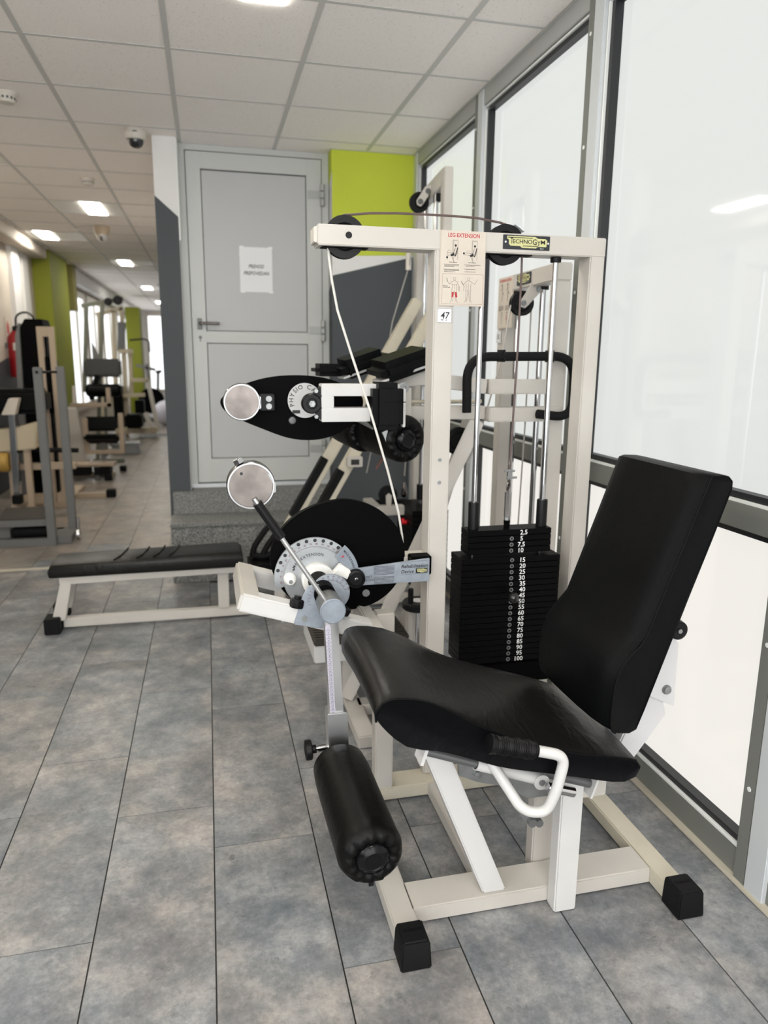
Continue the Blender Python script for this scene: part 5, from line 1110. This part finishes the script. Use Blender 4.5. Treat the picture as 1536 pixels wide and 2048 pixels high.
build('wall_hook', MB().box(XL, -2.12, 8.97, 9.03, 1.5, 1.56), dark_steel, ex)
sg = build('safety_sign', MB().box(XL+0.002, XL+0.006, 9.02, 9.24, 1.62, 1.84), placard_m, None, loc=(XL, 9.13, 1.7)); tag(sg, 'small red symbol sign on the wall above the extinguisher', 'sign')
f = Flat((XL+0.006, 9.04, 1.64), (0, 1, 0), (0, 0, 1), 0.001); f.poly([(0.05, 0.02), (0.13, 0.02), (0.14, 0.10), (0.09, 0.17), (0.04, 0.10)]); build('symbol', f, ink_red, sg)

LP = thing('lat_pulldown', 'grey green pulldown machine with an overhead arm and black seat pads', 'exercise machine', (-1.45, 10.5, 0))
def barset(nm, items, m, parent, w_=0.05, h_=0.05):
    for a, b in items: build(nm, MB().beam(a, b, w_, h_, (0, 1, 0)), m, parent, bevel=0.004)
barset('upright', [((-1.50, 10.5, 0.0), (-1.30, 10.5, 2.10)), ((-1.60, 10.5, 0.95), (-1.50, 10.5, 2.05))], green_frame, LP)
barset('overhead_arm', [((-1.56, 10.5, 2.06), (-1.04, 10.5, 2.17))], green_frame, LP, 0.05, 0.06)
pulley(-1.10, 2.14, 10.45, 0.06, LP); pulley(-1.22, 2.12, 10.45, 0.05, LP)
pad('back_pad', (-1.34, 10.45, 1.27), (1, 0, 0), 0, (0, 0, 1), 0.46, 0.14, 0.24, LP, m=mat('dark_grey_vinyl', (0.05, 0.05, 0.048), 0.5), bevel=0.03)
build('seat_pad', MB().cyl((-1.55, 10.30, 0.98), (1, 0.0, 0), 0.085, 0.44, 20, 0.03), leather, LP)
pad('side_pad', (-1.46, 10.42, 1.02), (0.3, 0, 1), 0, (1, 0, -0.3), 0.36, 0.1, 0.06, LP, bevel=0.015)
build('roller_shaft', MB().beam((-1.33, 10.4, 0.95), (-1.36, 10.4, 0.10), 0.035, 0.035, (0, 1, 0)), green_frame, LP)
build('base_rail', MB().box(-1.55, -1.15, 10.45, 10.52, 0.0, 0.05), green_frame, LP)
build('pad_fin', MB().prism([(-1.46, 1.38), (-1.36, 1.38), (-1.46, 1.62)], 10.44, 10.46), grey_frame, LP)

AB = thing('seated_machine', 'tan seated machine with stacked black pads in the middle of the hall', 'exercise machine', (-1.3, 9.3, 0))
pad('back_pad', (-1.26, 9.30, 0.63), (1, 0, 0), 0, (0, 0.2, 1), 0.38, 0.12, 0.17, AB, bevel=0.03)
pad('seat_pad', (-1.25, 9.22, 0.46), (1, 0, 0.0), 0, (0, 0.5, 1), 0.40, 0.2, 0.07, AB, bevel=0.03)
build('side_frame', MB().box(-1.055, -1.00, 9.22, 9.28, 0.28, 0.76).box(-1.45, -1.055, 9.22, 9.28, 0.28, 0.325).box(-1.455, -1.40, 9.22, 9.28, 0.325, 0.70), tan_frame, AB, bevel=0.004)
build('upper_bar', MB().box(-1.62, -1.15, 9.45, 9.50, 0.82, 0.87).box(-1.20, -1.15, 9.45, 9.50, 0.82, 1.05), tan_frame, AB, bevel=0.004)
build('step_board', MB().box(-1.62, -1.10, 8.95, 9.25, 0.165, 0.195), tan_frame, AB, bevel=0.004)
build('step_gap', MB().box(-1.56, -1.38, 8.97, 9.2, 0.06, 0.15).box(-1.33, -1.15, 8.97, 9.2, 0.06, 0.15), rubber, AB)
build('centre_leg', MB().box(-1.33, -1.27, 8.98, 9.04, 0.0, 0.17).box(-1.28, -1.22, 9.24, 9.28, 0.17, 0.42), grey_frame, AB, bevel=0.003)
build('base_rail', MB().box(-1.95, -1.18, 9.30, 9.36, 0.0, 0.05).box(-1.2, -1.14, 8.98, 9.36, 0.0, 0.05), beige_shell, AB, bevel=0.003)
build('foot_cap', MB().box(-1.21, -1.13, 8.90, 8.99, 0.0, 0.07), rubber, AB, bevel=0.004)
build('foot_cap', MB().box(-1.12, -1.04, 9.60, 9.69, 0.0, 0.07), rubber, AB, bevel=0.004)
WP = thing('white_panel_machine', 'white panelled machine with upright rails behind the seated tan machine', 'exercise machine', (-1.75, 10.0, 0))
build('panel', MB().prism([(-1.86, 0.1), (-1.56, 0.1), (-1.62, 0.78), (-1.86, 0.80)], 9.9, 10.0), off_white, WP, bevel=0.01)
for x in (-1.95, -1.83, -1.70): build('rail', MB().beam((x, 10.1, 0.05), (x+0.04, 10.1, 1.05), 0.04, 0.04, (0, 1, 0)), tan_frame if x < -1.9 else off_white, WP)
build('base', MB().box(-2.0, -1.56, 9.88, 10.2, 0.0, 0.1), tan_frame, WP)

CM = thing('cable_station', 'white double cable station with leaning rails far down the hall', 'exercise machine', (-1.4, 14, 0))
barset('upright', [((-1.62, 14, 0.0), (-1.56, 14, 2.2)), ((-1.46, 14, 0.0), (-1.42, 14, 2.25)), ((-1.86, 14, 0.0), (-1.80, 14, 2.1)), ((-1.34, 14, 0.7), (-1.32, 14, 1.55))], beige_shell, CM, 0.07, 0.07)
barset('cross_bar', [((-1.85, 14, 2.12), (-1.40, 14, 2.25)), ((-1.50, 13.9, 1.50), (-1.26, 13.9, 1.50)), ((-1.34, 13.9, 1.0), (-1.02, 13.9, 1.0)), ((-1.55, 13.9, 0.72), (-1.1, 13.9, 0.74))], beige_shell, CM, 0.07, 0.07)
barset('slanted_leg', [((-1.04, 13.9, 1.0), (-0.90, 13.9, 0.08)), ((-1.12, 13.8, 0.42), (-0.95, 13.8, 0.05))], off_white, CM, 0.07, 0.07)
barset('base_rail', [((-1.62, 13.7, 0.12), (-0.92, 13.7, 0.12))], beige_shell, CM, 0.1, 0.1)
build('grip_sleeve', MB().beam((-1.42, 13.95, 2.0), (-1.47, 13.95, 1.5), 0.12, 0.08, (0, 1, 0)), grey_frame, CM)
build('weight_stack', MB().box(-1.64, -1.48, 13.8, 14.0, 0.1, 0.9).box(-1.28, -1.12, 13.8, 14.0, 0.25, 0.65), iron, CM, bevel=0.01)
build('seat_pad', MB().box(-1.40, -1.12, 13.2, 13.6, 0.20, 0.44), leather, CM, bevel=0.03)
SB_ = thing('step_board', 'low grey aerobic step board lying on the hall floor', 'step board', (-1.2, 11.5, 0))
build('deck', MB().box(-1.45, -1.02, 11.35, 11.65, 0.12, 0.16), mat('light_grey_plastic', (0.34, 0.36, 0.37), 0.5), SB_, bevel=0.01)
build('riser', MB().prism([(-1.45, 0.0), (-1.02, 0.0), (-1.06, 0.12), (-1.41, 0.12)], 11.36, 11.64), MATS['light_grey_plastic'], SB_, bevel=0.006)
BB = thing('upright_bike', 'dark exercise bike silhouette by the far green column', 'exercise bike', (-1.15, 17, 0))
build('flywheel', MB().cyl((-1.22, 17.0, 0.45), (0, 1, 0), 0.28, 0.08, 28, 0.02), black_matte, BB)
barset('frame_tube', [((-1.22, 17.05, 0.45), (-1.28, 17.05, 1.25)), ((-1.22, 17.05, 0.45), (-1.0, 17.05, 0.12)), ((-1.5, 17.05, 1.22), (-1.1, 17.05, 1.12)), ((-1.10, 17.05, 0.2), (-1.05, 17.05, 1.05))], grey_frame, BB, 0.06, 0.06)
build('saddle', MB().loft([[(-1.12, 17.0, 1.05), (-0.98, 16.96, 1.05), (-0.98, 17.14, 1.05)], [(-1.12, 17.0, 1.1), (-0.97, 16.95, 1.12), (-0.97, 17.15, 1.12)]]), leather, BB, bevel=0.015)
build('handlebar', MB().tube(arcpts([(-1.6, 17.0, 1.75), (-1.3, 17.0, 1.78), (-1.2, 17.0, 1.74), (-1.2, 17.0, 1.5)], 0.05), 0.02, 10), black, BB)
build('base_foot', MB().box(-1.4, -0.9, 16.95, 17.15, 0.0, 0.08), grey_frame, BB, bevel=0.01)
bl = build('exercise_ball', MB().lathe([(0.26*math.sin(PI*k/16), -0.26*math.cos(PI*k/16)) for k in range(17)], (-0.86, 16.0, 0.26), (0, 0, 1), 32), mat('pale_lilac_vinyl', (0.62, 0.60, 0.66), 0.4), None, loc=(-0.86, 16.0, 0)); tag(bl, 'pale exercise ball at the far end of the hall floor', 'ball')
bx = build('storage_cabinet', MB().box(-1.0, -0.55, 18.5, 19.0, 0.0, 1.3), mat('blue_grey_paint', (0.30, 0.33, 0.42), 0.5), None, bevel=0.01, loc=(-0.8, 18.7, 0)); tag(bx, 'blue grey cabinet near the bright end windows', 'cabinet')
build('cabinet_door', MB().box(-0.99, -0.78, 18.485, 18.5, 0.05, 1.27).box(-0.77, -0.56, 18.485, 18.5, 0.05, 1.27), MATS['blue_grey_paint'], bx, bevel=0.004)
